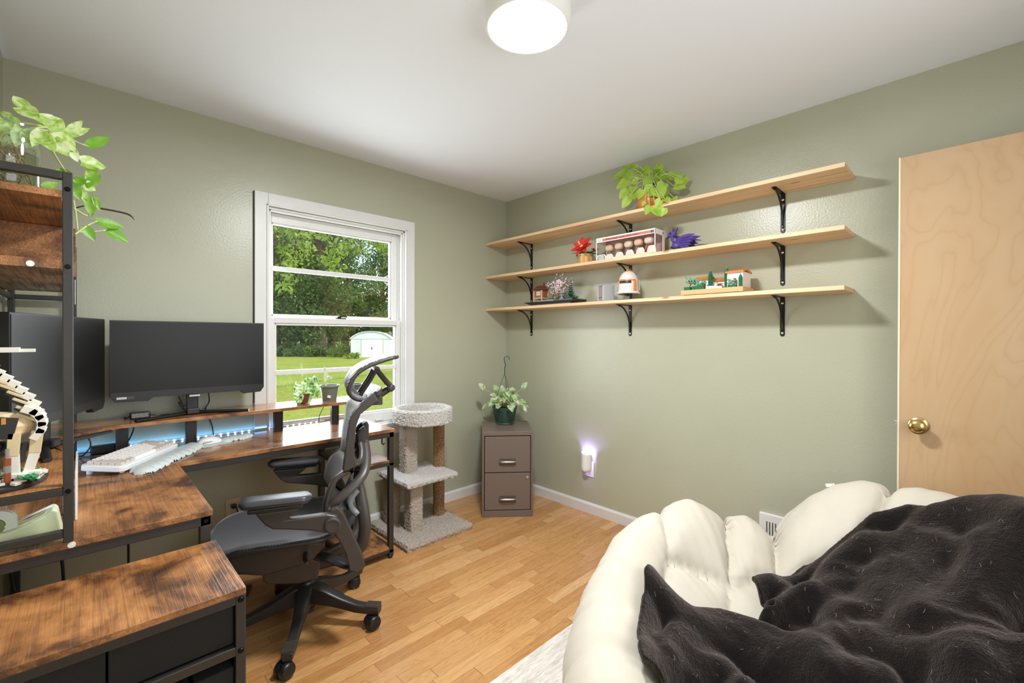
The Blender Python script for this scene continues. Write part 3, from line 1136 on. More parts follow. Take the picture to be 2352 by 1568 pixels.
MB().box(-.05, .05, -.026, .026, .001, .036).build('case', MT['black_plastic'], pb, bevel=.006, smooth=False)
MB().box(.052, .085, -.018, .018, .001, .030).build('plug', MT['white_plastic'], pb, bevel=.005, smooth=False)


def cable(label, pts, r=.0028, mat=None):
    o = MB().tube(smooth_path(pts, 8), r, 7).build('cable', mat or MT['black_plastic'], None, angle=80)
    tag(o, label, 'cable')
    return o


cable('black cable hanging behind the corner monitor down to the desk', [(-2.655, -.16, .875), (-2.635, -.15, .84), (-2.625, -.15, .80), (-2.645, -.14, .762), (-2.66, -.10, .750)])
cable('black cable dropping behind the left riser post', [(-2.485, -.10, .874), (-2.478, -.10, .85), (-2.485, -.10, .82), (-2.50, -.09, .78), (-2.51, -.08, .749)])
cable('black cable running down behind the monitor beside the window', [(-2.185, -.09, 1.0), (-2.178, -.075, .94), (-2.185, -.02, .895), (-2.17, -.02, .85), (-2.155, -.02, .80), (-2.15, -.022, .749)])
cable('bundled black cable tied up under the monitor', [(-2.315, -.145, .985), (-2.30, -.14, .95), (-2.29, -.14, .915), (-2.30, -.135, .93), (-2.312, -.138, .955), (-2.285, -.14, .935), (-2.27, -.14, .93), (-2.262, -.14, .915), (-2.28, -.14, .90), (-2.30, -.14, .898)], .003)
cable('tangled pale cable lying along the back of the desk under the riser', [(-2.66, -.10, .748), (-2.62, -.13, .748), (-2.55, -.15, .748), (-2.48, -.11, .748), (-2.42, -.12, .748), (-2.38, -.09, .748)], .0022, simple('grey_cable', srgb(90, 96, 104), .5))
cable('dark cable across the desk behind the tape dispenser', [(-2.86, -.95, .748), (-2.80, -1.02, .750), (-2.74, -1.03, .752), (-2.69, -.99, .765), (-2.68, -.95, .80)], .0025)
cable('black cable hanging under the return towards the floor', [(-2.79, -1.05, .69), (-2.785, -1.04, .60), (-2.76, -1.03, .52), (-2.75, -1.02, .40), (-2.76, -1.0, .02)], .004)
cable('thick black cable hanging under the return beside the first one', [(-2.71, -1.06, .70), (-2.695, -1.05, .66), (-2.69, -1.05, .58), (-2.69, -1.04, .40), (-2.70, -1.02, .02)], .004)
cable('short black cable hanging under the return near its inner end', [(-2.55, -.95, .70), (-2.548, -.94, .66), (-2.552, -.94, .62), (-2.545, -.94, .58), (-2.55, -.93, .02)], .0035)
cable('thin black cable crossing the lower window behind the riser', [(-1.565, -.03, .876), (-1.575, -.028, .84), (-1.60, -.028, .79), (-1.605, -.03, .749)], .0022)

# ================================================================== office chair (local: x forward, y towards the near arm, z up)
ch = thing('office_chair', 'grey mesh office chair with headrest, facing the desk corner', 'chair', (-1.93, -.76, 0), radians(158.3))
GB, CD = MT['grey_brown'], MT['chair_dark']
chy = ch.rotation_euler.z

# five-star base: arm > caster
def caster(parent, p, ang):
    """twin wheel caster under the tip p, swivelled to ang"""
    R = Matrix.Translation(Vector((p[0], p[1], 0))) @ Matrix.Rotation(ang, 4, 'Z')
    cm = MB()
    r = .030
    for s in (-1, 1):
        y0 = s * .006
        prof = [(.0005, 0), (r * .72, 0), (r * .78, .002), (r * .8, .001), (r, .002), (r + .001, .010), (r - .001, .018), (r * .86, .0215), (r * .80, .020), (r * .72, .0215), (.0005, .022)]
        Mx = R @ Matrix.Translation((-.016, y0, r + .0008)) @ Matrix.Rotation(-s * pi / 2, 4, 'X')
        cm.lathe(prof, 28, Mx)
    cm.add([R @ Vector(v) for v in ((-.03, -.006, .03), (.012, -.006, .045), (.012, .006, .045), (-.03, .006, .03), (-.03, -.006, .055), (.012, -.006, .066), (.012, .006, .066), (-.03, .006, .055))],
           [(0, 3, 2, 1), (4, 5, 6, 7), (0, 1, 5, 4), (1, 2, 6, 5), (2, 3, 7, 6), (3, 0, 4, 7)])
    cm.cyl(R @ Vector((0, 0, .05)), R @ Vector((0, 0, .085)), .009, 12)
    return cm.build('caster', MT['black_plastic'], parent, angle=50)


hubm = MB().lathe([(.030, .075), (.036, .09), (.037, .17), (.032, .192), (.028, .196)], 32)
hubm.build('base_hub', CD, ch)
BR = .315
for k in range(5):
    wa = radians(-121 + 72 * k) - chy
    c_, s_ = cos(wa), sin(wa)
    prof = [(.020, .187, .088, .031), (.06, .174, .078, .030), (.11, .152, .062, .027), (.17, .124, .046, .022), (.225, .105, .040, .020), (.255, .100, .036, .021), (.275, .098, .034, .0235), (.335, .094, .032, .0215)]
    vs, fs = [], []
    for i, (rr, zt_, hgt, hw) in enumerate(prof):
        for (sy, z, wf_) in ((-1, zt_ - hgt, .78), (1, zt_ - hgt, .78), (1, zt_ - .006, 1.0), (.72, zt_, 1.0), (-.72, zt_, 1.0), (-1, zt_ - .006, 1.0)):
            x, y = rr, sy * hw * wf_
            vs.append((x * c_ - y * s_, x * s_ + y * c_, z))
    n = len(prof)
    for i in range(n - 1):
        for j in range(6):
            q = (j + 1) % 6
            fs.append((i * 6 + j, i * 6 + q, (i + 1) * 6 + q, (i + 1) * 6 + j))
    fs.append((5, 4, 3, 2, 1, 0))
    fs.append(tuple((n - 1) * 6 + j for j in range(6)))
    arm = MB().add(vs, fs).build('base_leg', CD, ch, bevel=.003, angle=35)
    fp = MB()
    Mr = Matrix.Rotation(wa, 4, 'Z')
    fp.box(.272, .334, -.0215, .0215, .094, .1015, Mr)
    for j in range(6):
        fp.box(.278 + j * .0095, .283 + j * .0095, -.0195, .0195, .1012, .1032, Mr)
    fp.build('foot_tread', GB, arm, smooth=False, bevel=.001)
    caster(arm, (BR * c_, BR * s_), wa + [2.4, .9, -.7, 1.2, .3][k])
MB().cyl((0, 0, .19), (0, 0, .275), .014, 20).build('gas_lift', MT['bolt'], ch)
MB().lathe([(.030, .055), (.033, .075), (.0005, .076)], 20).build('hub_cap', CD, ch)

# mechanism under the seat
mc_ = MB()
mc_.prism([(.165, .258), (.168, .298), (.11, .305), (-.02, .318), (-.058, .296), (-.046, .222), (.03, .216), (.135, .236), (.155, .244)], -.075, .075)
mc_.build('tilt_mechanism', GB, ch, smooth=False, bevel=.008, seg=3)
sp = MB()
sp.prism([(.30, .335), (.30, .395), (.18, .428), (0, .418), (-.075, .405), (-.075, .375), (-.03, .335), (.02, .318), (.16, .302), (.22, .318)], -.13, .13)
sp.build('seat_support', GB, ch, smooth=False, bevel=.014, seg=3)
lv = MB()
lv.prism([(.20, .252), (.20, .268), (.32, .258), (.318, .246)], .10, .20)
lv.build('lever', CD, ch, smooth=False, bevel=.003)
MB().tube([(.0, .10, .365), (.0, .19, .372), (-.01, .235, .375)], [.009, .010, .006], 8).build('lever', CD, ch)

# seat: a sprung mesh in a thin frame
def seat_z(x, y):
    z = .452 + .020 * max(0, (abs(y) / .25)) ** 2.2
    if x > .22:
        z -= .30 * (x - .22) ** 1.25 * 1.25
    if x < -.02:
        z += .45 * (-.02 - x) ** 1.6
    return z - .012 * (1 - (y / .25) ** 2)


def seat_hw(x):
    t = (x + .105) / .50
    w = .25 * (1 - .10 * t * t)
    e = min(1, max(0, (t) / .16))
    w *= .80 + .20 * sqrt(max(0, 1 - (1 - e) ** 2))
    e = min(1, max(0, (1 - t) / .14))
    return w * (.70 + .30 * sqrt(max(0, 1 - (1 - e) ** 2)))


P, U = [], []
edgeL, edgeR = [], []
for i in range(29):
    x = -.105 + .50 * i / 28
    hw = seat_hw(x)
    P.append([(x, hw * (j / 12 - 1), seat_z(x, hw * (j / 12 - 1))) for j in range(25)])
    edgeR.append(P[-1][0])
    edgeL.append(P[-1][-1])
so = MB().grid(P).build('seat_mesh', MT['seat_mesh'], ch, angle=180, solid=.006)
rim = [Vector(p) - Vector((0, 0, .010)) for p in edgeL + P[-1][::-1][1:-1] + edgeR[::-1] + P[0][1:-1]]
MB().tube(rim, .0085, 8, closed=True).build('seat_frame', CD, ch, angle=180)

# back: profile (x, z) swept across y
def panel(name, prof, w_of, bow, mat, th=.006, ny=16, parent=None):
    pts = smooth_path([(x, 0, z) for x, z in prof], 5)
    Pn = []
    for i, p in enumerate(pts):
        w = w_of(i / (len(pts) - 1))
        Pn.append([(p.x + bow * ((j / ny * 2 - 1) ** 2 - 1), w * (j / ny * 2 - 1), p.z) for j in range(ny + 1)])
    o = MB().grid(Pn).build(name, mat, parent or ch, angle=180, solid=th)
    return o, Pn


up_prof = [(-.268, 1.036), (-.232, 1.010), (-.192, .970), (-.171, .934), (-.161, .864), (-.152, .792), (-.145, .728), (-.147, .712)]
w_up = lambda t: .205 * (.90 + .10 * sin(pi * min(1, t * 1.1)))
uo, UPn = panel('upper_back_mesh', up_prof, w_up, .035, MT['back_mesh'])
outer = [(-.286, 1.003), (-.252, .982), (-.212, .952), (-.197, .907), (-.190, .844), (-.187, .789), (-.198, .752), (-.210, .742), (-.222, .750), (-.218, .778), (-.205, .80), (-.212, .816), (-.232, .79), (-.240, .745), (-.222, .712), (-.18, .700), (-.152, .706)]
side = [(p[0], p[2]) for p in [r[0] for r in UPn][::3]]
poly = side + outer[::-1][1:]
for s in (-1, 1):
    y0, y1 = sorted((s * .198, s * .222))
    MB().prism([(x, z) for x, z in side + list(reversed([(a - .0, b) for a, b in outer[:8]]))], y0, y1).build('upper_back_frame', GB, ch, smooth=False, bevel=.005, seg=3)
    hook = smooth_path([(-.180, s * .205, .80), (-.182, s * .19, .755), (-.200, s * .165, .735), (-.221, s * .14, .742), (-.226, s * .11, .775), (-.222, s * .085, .80)], 5)
    MB().tube(hook, .016, 10, flat=.7).build('upper_back_hook', GB, ch)
tp = [Vector(p) + Vector((-.008, 0, -.006)) for p in UPn[0]]
bt = [Vector(p) + Vector((-.010, 0, .004)) for p in UPn[-1]]
MB().tube(tp, .011, 8).build('upper_back_crossbar', GB, ch)
MB().tube(bt, .013, 8).build('upper_back_crossbar', GB, ch)
# spine with two height-adjust rails
spn = MB()
for y in (-.055, .055):
    spn.prism([(-.214, .70), (-.208, .835), (-.216, .856), (-.236, .872), (-.246, .862), (-.243, .72), (-.236, .66), (-.220, .655)], y - .018, y + .018)
spn.prism([(-.236, .84), (-.232, .872), (-.250, .885), (-.262, .87), (-.258, .70), (-.246, .66), (-.236, .66)], -.03, .03)
spn.build('back_rail', GB, ch, smooth=False, bevel=.006, seg=3)

# lumbar half with its looping frame and arms
lum_prof = [(-.148, .714), (-.107, .690), (-.082, .645), (-.069, .594), (-.070, .566), (-.090, .535), (-.118, .522)]
w_l = lambda t: .222 * (.92 + .08 * sin(pi * t))
lo_, LPn = panel('lumbar_mesh', lum_prof, w_l, .045, MT['back_mesh'])
for s in (-1, 1):
    col = 0 if s < 0 else -1
    eg = [Vector(r[col]) + Vector((-.010, 0, 0)) for r in LPn]
    MB().tube(eg, .014, 8, flat=.8).build('lumbar_frame', GB, ch)
    armp = smooth_path([(-.240, s * .05, .80), (-.243, s * .12, .745), (-.228, s * .185, .695), (-.185, s * .215, .655), (-.140, s * .225, .622), (-.098, s * .222, .588)], 5)
    MB().tube(armp, [.020] * (len(armp) - 4) + [.021, .020, .018, .016], 10, flat=.55).build('lumbar_arm', GB, ch)
lb_ = MB()
lb_.tube([Vector(p) + Vector((-.008, 0, 0)) for p in LPn[-1]], .012, 8)
lb_.build('lumbar_crossbar', GB, ch)
Pc = []
for i in range(11):
    t = i / 10
    Pc.append([(-.195 + .030 * sin(pi * t) - .05 * (j / 8 - .5) ** 2, -.13 + .26 * j / 8, .50 + .105 * t) for j in range(9)])
MB().grid(Pc).build('lumbar_pad', simple('pale_lumbar_mesh', srgb(150, 158, 168), .4), ch, angle=180, solid=.02)
# J-shaped post joining back and mechanism
jp = []
for s in (-1, 1):
    path = smooth_path([(-.222, s * .03, .66), (-.216, s * .06, .60), (-.232, s * .095, .50), (-.238, s * .105, .42), (-.222, s * .095, .345), (-.180, s * .07, .300), (-.10, s * .05, .275), (-.04, s * .045, .27)], 5)
    MB().tube(path, [.020] * 6 + [.026] * (len(path) - 12) + [.022] * 6, 10, flat=.5).build('back_post', GB, ch)

# arms: upright, knob, bracket, pad
for s in (1, -1):
    ya = s * .285
    armo = MB()
    up_poly = [(-.082, .568), (-.098, .592), (-.122, .598), (-.142, .575), (-.165, .52), (-.190, .455), (-.215, .395), (-.226, .345), (-.222, .330), (-.195, .322), (-.168, .332), (-.160, .37), (-.150, .41), (-.128, .46), (-.105, .50)]
    armo.prism(up_poly, ya - s * .035, ya - s * .005)
    o = armo.build('arm_upright', GB, ch, smooth=False, bevel=.006, seg=3)
    yk = sorted((ya - s * .0, ya + s * .018))
    link = smooth_path([(-.195, ya - s * .02, .345), (-.165, ya - s * .08, .322), (-.10, ya - s * .15, .33), (-.04, ya - s * .20, .34)], 5)
    MB().tube(link, [.030, .030] + [.028] * (len(link) - 4) + [.024, .024], 10, flat=.45).build('arm_link', CD, ch)
    br = MB()
    bp = [(-.105, .500), (-.138, .535), (-.118, .572), (-.085, .583), (.055, .584), (.030, .604), (.010, .622), (.165, .622), (.150, .600), (.130, .572), (.105, .553), (.06, .545), (-.03, .526)]
    br.prism(bp, ya - .017, ya + .017)
    bo = br.build('arm_bracket', GB, ch, smooth=False, bevel=.007, seg=3)
    ks = MB()
    for prof in ([(.030, 0), (.030, .016), (.027, .019), (.023, .0195), (.0225, .017), (.0005, .0165)],):
        ks.lathe(prof, 28, Matrix.Translation((-.103, ya + s * .014, .541)) @ Matrix.Rotation(-s * pi / 2, 4, 'X'))
    ks.build('arm_knob', GB, bo)
    pd = MB()
    L0, L1 = -.028, .218
    if s < 0:
        L0, L1 = -.062, .184
    Pp = []
    for i in range(17):
        t = i / 16
        x = L0 + (L1 - L0) * t
        e = min(1, min(t, 1 - t) / .12)
        rr = sqrt(max(0.0, 1 - (1 - e) ** 2))
        hw = .044 * (.35 + .65 * rr)
        ring = []
        for q in range(16):
            a = 2 * pi * q / 16
            cy_, cz_ = cos(a), sin(a)
            sy_ = abs(cy_) ** .5 * (1 if cy_ > 0 else -1)
            sz_ = abs(cz_) ** .6 * (1 if cz_ > 0 else -1)
            ring.append((x, ya - s * .010 + hw * sy_, .651 + .004 * t + .017 * (.45 + .55 * rr) * sz_))
        Pp.append(ring + [ring[0]])
    pd.grid(Pp)
    pd.add(Pp[0][:-1], [tuple(range(15, -1, -1))]).add(Pp[-1][:-1], [tuple(range(16))])
    pd.build('arm_pad', MT['pad'], ch, angle=60)
    MB().box(L0 + .03, L1 - .03, ya - .025, ya + .02, .620, .636).build('pad_base', CD, ch, smooth=False, bevel=.005)

# headrest
hp = [(-.352, 1.186), (-.300, 1.172), (-.245, 1.152), (-.200, 1.124), (-.172, 1.088), (-.162, 1.055), (-.170, 1.026), (-.193, 1.008), (-.222, 1.001)]
w_h = lambda t: .145 * (.86 + .14 * sin(pi * t))
hd, HP = panel('headrest_mesh', hp, w_h, .030, MT['back_mesh'], th=.010)
hr = [Vector(r[0]) for r in HP] + [Vector(p) for p in HP[-1][1:-1]] + [Vector(r[-1]) for r in HP[::-1]] + [Vector(p) for p in HP[0][::-1][1:-1]]
MB().tube([p + Vector((-.008, 0, -.004)) for p in hr], .0085, 8, closed=True).build('headrest_frame', GB, ch, angle=180)
hf = MB()
for s in (-1, 1):
    hf.tube([(-.292, s * .07, 1.128), (-.262, s * .065, 1.075), (-.228, s * .06, 1.022), (-.222, s * .06, 1.008)], .0085, 8)
    hf.tube([(-.292, s * .07, 1.128), (-.320, s * .05, 1.090), (-.356, s * .02, 1.045)], [.010, .011, .013], 8)
hf.cyl((-.292, -.075, 1.128), (-.292, .075, 1.128), .013, 14)
hf.build('headrest_strut', GB, ch)
hh = MB()
hh.cyl((-.360, -.030, 1.036), (-.360, .030, 1.036), .019, 20)
hh.cyl((-.360, -.034, 1.036), (-.360, .034, 1.036), .012, 20)
hh.tube([(-.352, 0, 1.028), (-.315, 0, 1.005), (-.285, 0, .992)], [.016, .017, .020], 10)
hh.box(-.322, -.268, -.028, .028, .958, 1.000)
hh.build('headrest_hinge', GB, ch, bevel=.004)

# ================================================================== rug
rm = Mat('pale_woven_rug')
v = rm.obj()
st = rm.noise(rm.map(v, (26, 210, 1)), 1.0, 3, .6)
st2 = rm.noise(rm.map(v, (7, 60, 1)), 1.0, 3, .6)
rm.set(Base_Color=rm.mix(.5, rm.ramp(st, [(.35, srgb(178, 166, 154)), (.6, srgb(222, 216, 208))]), rm.ramp(st2, [(.35, srgb(190, 178, 166)), (.6, srgb(226, 221, 214))])), Roughness=.95, Specular_IOR_Level=.1)
rm.bump(rm.noise(rm.map(v, (60, 420, 60)), 1.0, 2), .4, .004)
rug = MB().box(-2.05, -.42, -3.30, -1.592, .0008, .010).build('rug', rm.m, None, smooth=False, bevel=.003)
tag(rug, 'pale grey-beige woven rug under the cushioned bowl chair', 'rug')

# ================================================================== papasan chair: rattan frame and tufted cushion
COT = simple('off_white_cotton', srgb(201, 193, 178), .78, noise_amt=.025, nscale=7, spec=.25, bump=.16, bscale=520, Sheen_Weight=.15)
RAT = simple('brown_rattan', srgb(150, 112, 72), .55, noise_amt=.25, nscale=40)
PCX, PCY, PCZ, PR, PTX, PTY = -1.07, -2.56, .464, .73, .29, -.11
pap = thing('papasan_chair', 'large round bowl chair with off-white tufted cushion on a rattan frame', 'chair', (PCX, PCY, 0))
ANG = [(-180, -.03), (-150, 0), (-120, 0), (-60, .02), (-30, .035), (-18, .0), (-6, .02), (2, .022), (10, -.012), (18, -.058), (24, -.120), (28.5, -.185), (31, -.185), (35, -.135), (42, -.092), (48, -.052), (54, -.004), (60, .040), (68, .062), (78, .078), (88, .070), (100, .04), (120, .01), (150, -.02), (180, -.03)]


def interp(tab, x):
    for (a, b), (c, d) in zip(tab, tab[1:]):
        if a <= x <= c:
            t = (x - a) / (c - a)
            return b + (d - b) * t
    return tab[-1][1]


def rim_dz(th):
    th = (th + 180) % 360 - 180
    return (interp(ANG, th) * 2 + interp(ANG, max(-180, th - 1.5)) + interp(ANG, min(180, th + 1.5))) / 4


CS = [(0, -.262), (.16, -.258), (.32, -.240), (.46, -.208), (.58, -.165), (.70, -.100), (.80, -.040), (.88, -.008), (.95, .004), (1.01, -.006), (1.065, -.040), (1.09, -.090), (1.085, -.145), (1.04, -.195), (.95, -.235), (.80, -.285), (.60, -.335), (.35, -.375), (0.001, -.39)]
# stitched seams of the cushion as polylines of (degrees, radius), with a depth
SEAMS = [
    (1.0, [(29.5, 1.1), (29.5, .9), (32, .75), (35, .62)]),
    (.9, [(45.5, 1.1), (46.6, .91), (52, .72), (60, .58)]),
    (.55, [(69, 1.06), (74, .9), (79, .80), (81, .76)]),
    (.85, [(81, .76), (72, .68), (60, .58), (48, .60), (35, .62), (20, .64), (0, .60), (-30, .62), (-60, .60), (-90, .62), (-124, .62), (-160, .60), (-190, .62)]),
    (.7, [(81, .76), (95, .71), (108, .63), (125, .66), (145, .60), (170, .62)]),
    (.85, [(60, .58), (66, .53), (73, .466), (90, .2), (100, .04)]),
    (.7, [(108, .63), (108, .3), (100, .04)]),
    (.7, [(35, .62), (22, .34), (30, .04)]),
    (.7, [(0, .6), (0, .05)]), (.7, [(-60, .6), (-60, .05)]), (.7, [(-124, .62), (-124, .05)]), (.7, [(145, .6), (145, .05)]), (.7, [(-160, .6), (-160, .05)]),
    (.8, [(-4, 1.1), (-2, .9), (0, .6)]), (.7, [(-34, 1.1), (-30, .62)]), (.7, [(-62, 1.1), (-60, .6)]), (.7, [(-92, 1.1), (-90, .62)]),
    (.14, [(98, 1.1), (99, .9), (100, .76)]), (.18, [(113, 1.1), (112, .85)]), (.24, [(126, 1.1), (125, .66)]), (.25, [(147, 1.1), (145, .6)]), (.5, [(172, 1.1), (170, .62)]), (.6, [(-157, 1.1), (-160, .6)]), (.7, [(-124, 1.1), (-124, .62)]),
]
SEG = []
for w, pl in SEAMS:
    q = []
    for (t0, r0), (t1, r1) in zip(pl, pl[1:]):
        for k in range(4):
            t, r = t0 + (t1 - t0) * k / 4, r0 + (r1 - r0) * k / 4
            q.append((PR * r * cos(radians(t)), PR * r * sin(radians(t))))
    q.append((PR * pl[-1][1] * cos(radians(pl[-1][0])), PR * pl[-1][1] * sin(radians(pl[-1][0]))))
    for p0, p1 in zip(q, q[1:]):
        SEG.append((w, p0[0], p0[1], p1[0] - p0[0], p1[1] - p0[1]))


def pillow(x, y):
    """0 in a deep seam, towards 1 in the middle of a tuft"""
    v, near = 1.0, 9.0
    for w, ax, ay, dx, dy in SEG:
        ex, ey = x - ax, y - ay
        if ex * ex + ey * ey > .06:
            continue
        t = max(0, min(1, (ex * dx + ey * dy) / (dx * dx + dy * dy)))
        d = sqrt((ex - dx * t) ** 2 + (ey - dy * t) ** 2)
        near = min(near, d)
        v = min(v, 1 - w * (.45 * exp(-d / .012) + .55 * exp(-d / .075)))
    return v, near


def cushion_pt(th, k):
    """th degrees, k index (float) along the cross-section"""
    i = min(int(k), len(CS) - 2)
    t = k - i
    p0, p1, p2, p3 = CS[max(i - 1, 0)], CS[i], CS[i + 1], CS[min(i + 2, len(CS) - 1)]
    cr = lambda q: .5 * ((2 * p1[q]) + (p2[q] - p0[q]) * t + (2 * p0[q] - 5 * p1[q] + 4 * p2[q] - p3[q]) * t * t + (3 * p1[q] - p0[q] - 3 * p2[q] + p3[q]) * t ** 3)
    r, w = cr(0), cr(1)
    a = radians(th)
    re = r if k < 9 else max(1.0, min(r, 1.06))
    pv, near = pillow(PR * re * cos(a), PR * re * sin(a))
    e = min(1, max(0, (r - .30) / .40))
    puff = (.050 + .045 * e) * (pv - .80)
    if k > 13:
        puff *= max(0, 1 - (k - 13) / 3)
    d0, d1 = CS[max(i - 0, 0)], CS[min(i + 1, len(CS) - 1)]
    tx, tz = (d1[0] - d0[0]) * PR, d1[1] - d0[1]
    ln = sqrt(tx * tx + tz * tz)
    nx, nz = -tz / ln, tx / ln
    if r > .45:
        puff += .0022 * sin(th * 1.3 + r * 8) * exp(-near / .06) * min(1, (r - .45) / .2)
        puff += .007 * noise.noise(Vector((th * .09, r * 2.2, 3.0))) + .003 * noise.noise(Vector((th * .30, r * 1.1, 9.0)))
        if th > 85 or th < -150:
            puff += .006 * noise.noise(Vector((th * .22, r * 2.0, 19.0))) - .008 * max(0, noise.noise(Vector((th * .16 + 40, r * 1.5, 2.0))))
    R = PR * r + nx * puff
    zz = rim_dz(th) * min(1, max(0, (r - .45) / .5)) if k < 10 else rim_dz(th) * min(1, max(0, r - .2))
    x, y = R * cos(a), R * sin(a)
    return Vector((PCX + x, PCY + y, PCZ + PTX * x + PTY * y + w + nz * puff + zz))


NT, NK = 360, 84
P = []
for i in range(NK + 1):
    k = i / NK * (len(CS) - 1.001)
    P.append([cushion_pt(-180 + 360 * j / NT, k) for j in range(NT)])
mb = MB()
for row in P:
    mb.v.extend([tuple(p) for p in row])
for i in range(NK):
    for j in range(NT):
        q = (j + 1) % NT
        mb.f.append((i * NT + j, i * NT + q, (i + 1) * NT + q, (i + 1) * NT + j))
mb.build('cushion', COT, pap, world=True, angle=180)
tagp = cushion_pt(13, 8.6)
MB().cbox((tagp.x + .02, tagp.y, tagp.z + .006), (.004, .040, .014), (0, .5, .9)).build('sewn_label', MT['white_plastic'], pap, world=True, smooth=False)
rt = MB()
ring = lambda R, w, n=72: [(PCX + R * cos(2 * pi * k / n), PCY + R * sin(2 * pi * k / n), max(.03, PCZ + PTX * R * cos(2 * pi * k / n) + PTY * R * sin(2 * pi * k / n) + w + rim_dz(360 * k / n) * .3)) for k in range(n)]
rt.tube(ring(.745, -.255), .016, 8, closed=True)
rt.tube([(PCX + .44 * cos(2 * pi * k / 48), PCY + .44 * sin(2 * pi * k / 48), .030) for k in range(48)], .018, 8, closed=True)
for k in range(12):
    a = 2 * pi * k / 12
    for da in (-.22, .22):
        R = .745
        p1 = (PCX + R * cos(a), PCY + R * sin(a), max(.035, PCZ + PTX * R * cos(a) + PTY * R * sin(a) - .255))
        rt.tube([p1, (PCX + .44 * cos(a + da), PCY + .44 * sin(a + da), .030)], .010, 6)
rt.build('rattan_frame', RAT, pap, world=True)


# ================================================================== plush blanket heaped over the cushion
def cush_z(x, y):
    dx, dy = x - PCX, y - PCY
    r = sqrt(dx * dx + dy * dy) / PR
    th = math.degrees(atan2(dy, dx))
    # find section height by r (upper branch)
    if r > 1.06:
        w = -.040 - (r - 1.06) * 2.2
    else:
        w = CS[-1][1]
        for p, q in zip(CS[:10], CS[1:11]):
            if p[0] <= r <= q[0]:
                w = p[1] + (q[1] - p[1]) * (r - p[0]) / (q[0] - p[0])
                break
    zz = rim_dz(th) * min(1, max(0, (r - .45) / .5))
    return PCZ + PTX * dx + PTY * dy + w + zz


def base_z(x, y):
    """loose cloth: bridges the hollow of the bowl"""
    z = cush_z(x, y)
    dx, dy = x - PCX, y - PCY
    r = sqrt(dx * dx + dy * dy) / PR
    fill = .06 * exp(-(((x + 1.02) / .30) ** 2 + ((y + 2.72) / .34) ** 2))
    return z + fill + .03


def hit(px, py, add=0.0):
    d = ray(px, py)
    t = .45
    prev = None
    while t < 3.2:
        q = CAM + d * t
        g = q.z - (base_z(q.x, q.y) + add)
        if g < 0:
            if prev is None:
                return q
            t0, g0 = prev
            tt = t0 + (t - t0) * g0 / (g0 - g)
            return CAM + d * tt
        prev = (t, g)
        t += .01
    return CAM + d * 2.2


def zpx(zx, zy):       # the blanket was measured in a 2.236x enlargement
    return (1300 + .44728 * zx, 1050 + .44732 * zy)


OUT = [(432, 596), (470, 596), (560, 700), (660, 800), (760, 815), (860, 835), (950, 852), (1020, 828), (1110, 815), (1030, 772), (985, 700), (950, 640), (985, 605), (1060, 598), (1180, 560), (1290, 510), (1420, 405), (1560, 292), (1720, 240), (1900, 218), (2080, 214), (2352, 232)]
pts = []
for i, q in enumerate(OUT):
    a = hit(*zpx(*q), .02)
    pts.append((a.x, a.y))
# beyond the frame: over the far side of the bowl, round to the front
tail = [(-.42, -2.98), (-.62, -3.18), (-.95, -3.28), (-1.30, -3.24), (-1.60, -3.02), (-1.76, -2.80)]
LEFT = [(520, 1158), (470, 1120), (400, 1085), (378, 1030), (370, 930), (388, 830), (402, 740), (402, 640)]
lpts = []
for q in LEFT:
    a = hit(*zpx(*q), .02)
    lpts.append((a.x, a.y))
POLY = pts + tail + lpts


def inside(x, y):
    c = False
    n = len(POLY)
    j = n - 1
    for i in range(n):
        xi, yi = POLY[i]
        xj, yj = POLY[j]
        if (yi > y) != (yj > y) and x < (xj - xi) * (y - yi) / (yj - yi) + xi:
            c = not c
        j = i
    return c


def seg_near(x, y, a, b):
    ax, ay = a
    bx, by = b
    dx, dy = bx - ax, by - ay
    L = dx * dx + dy * dy
    t = 0 if L == 0 else max(0, min(1, ((x - ax) * dx + (y - ay) * dy) / L))
    qx, qy = ax + dx * t, ay + dy * t
    return sqrt((x - qx) ** 2 + (y - qy) ** 2), qx, qy, t


RIDGE = [
    ([(1085, 585), (1290, 520), (1420, 415), (1560, 300), (1750, 246), (2000, 222), (2352, 238)], .020, .022),
    ([(960, 640), (1040, 610), (1140, 650), (1180, 690)], .035, .035),
    ([(1030, 775), (1110, 735), (1190, 690), (1260, 690)], .050, .032),
    ([(1260, 700), (1390, 560), (1480, 480), (1600, 450), (1740, 440)], .050, .045),
    ([(1180, 730), (1330, 690), (1500, 610), (1660, 590)], .040, .035),
    ([(1420, 780), (1560, 750), (1680, 600), (1790, 450), (1900, 350), (2050, 290), (2180, 280), (2340, 310)], .060, .060),
    ([(1780, 860), (1800, 720), (1830, 600), (1900, 500)], .075, .060),
    ([(1870, 880), (1980, 760), (2070, 620), (2100, 500)], .080, .050),
    ([(2060, 1020), (2080, 800), (2180, 600), (2330, 430)], .075, .070),
    ([(430, 610), (520, 720), (640, 820), (800, 850), (960, 905), (1150, 970), (1400, 1060), (1600, 1120)], .060, .048),
    ([(530, 960), (640, 905), (800, 920), (960, 985), (1150, 1050), (1350, 1110)], .055, .045),
    ([(400, 1010), (540, 990), (660, 1030), (800, 1060), (900, 1140)], .050, .045),
    ([(1240, 960), (1450, 930), (1650, 960), (1850, 1010), (2000, 1060)], .060, .055),
    ([(1430, 790), (1420, 880), (1600, 880), (1700, 820)], .045, .045),
    ([(420, 640), (400, 780), (385, 930)], .035, .040),
    ([(2080, 1130), (2200, 1060), (2352, 1020)], .070, .070),
]
RW = []
for poly, h_, w_ in RIDGE:
    q = [hit(*zpx(*p), .05) for p in poly]
    q = smooth_path([(a.x, a.y, 0) for a in q], 5)
    RW.append(([(a.x, a.y) for a in q], h_, w_))


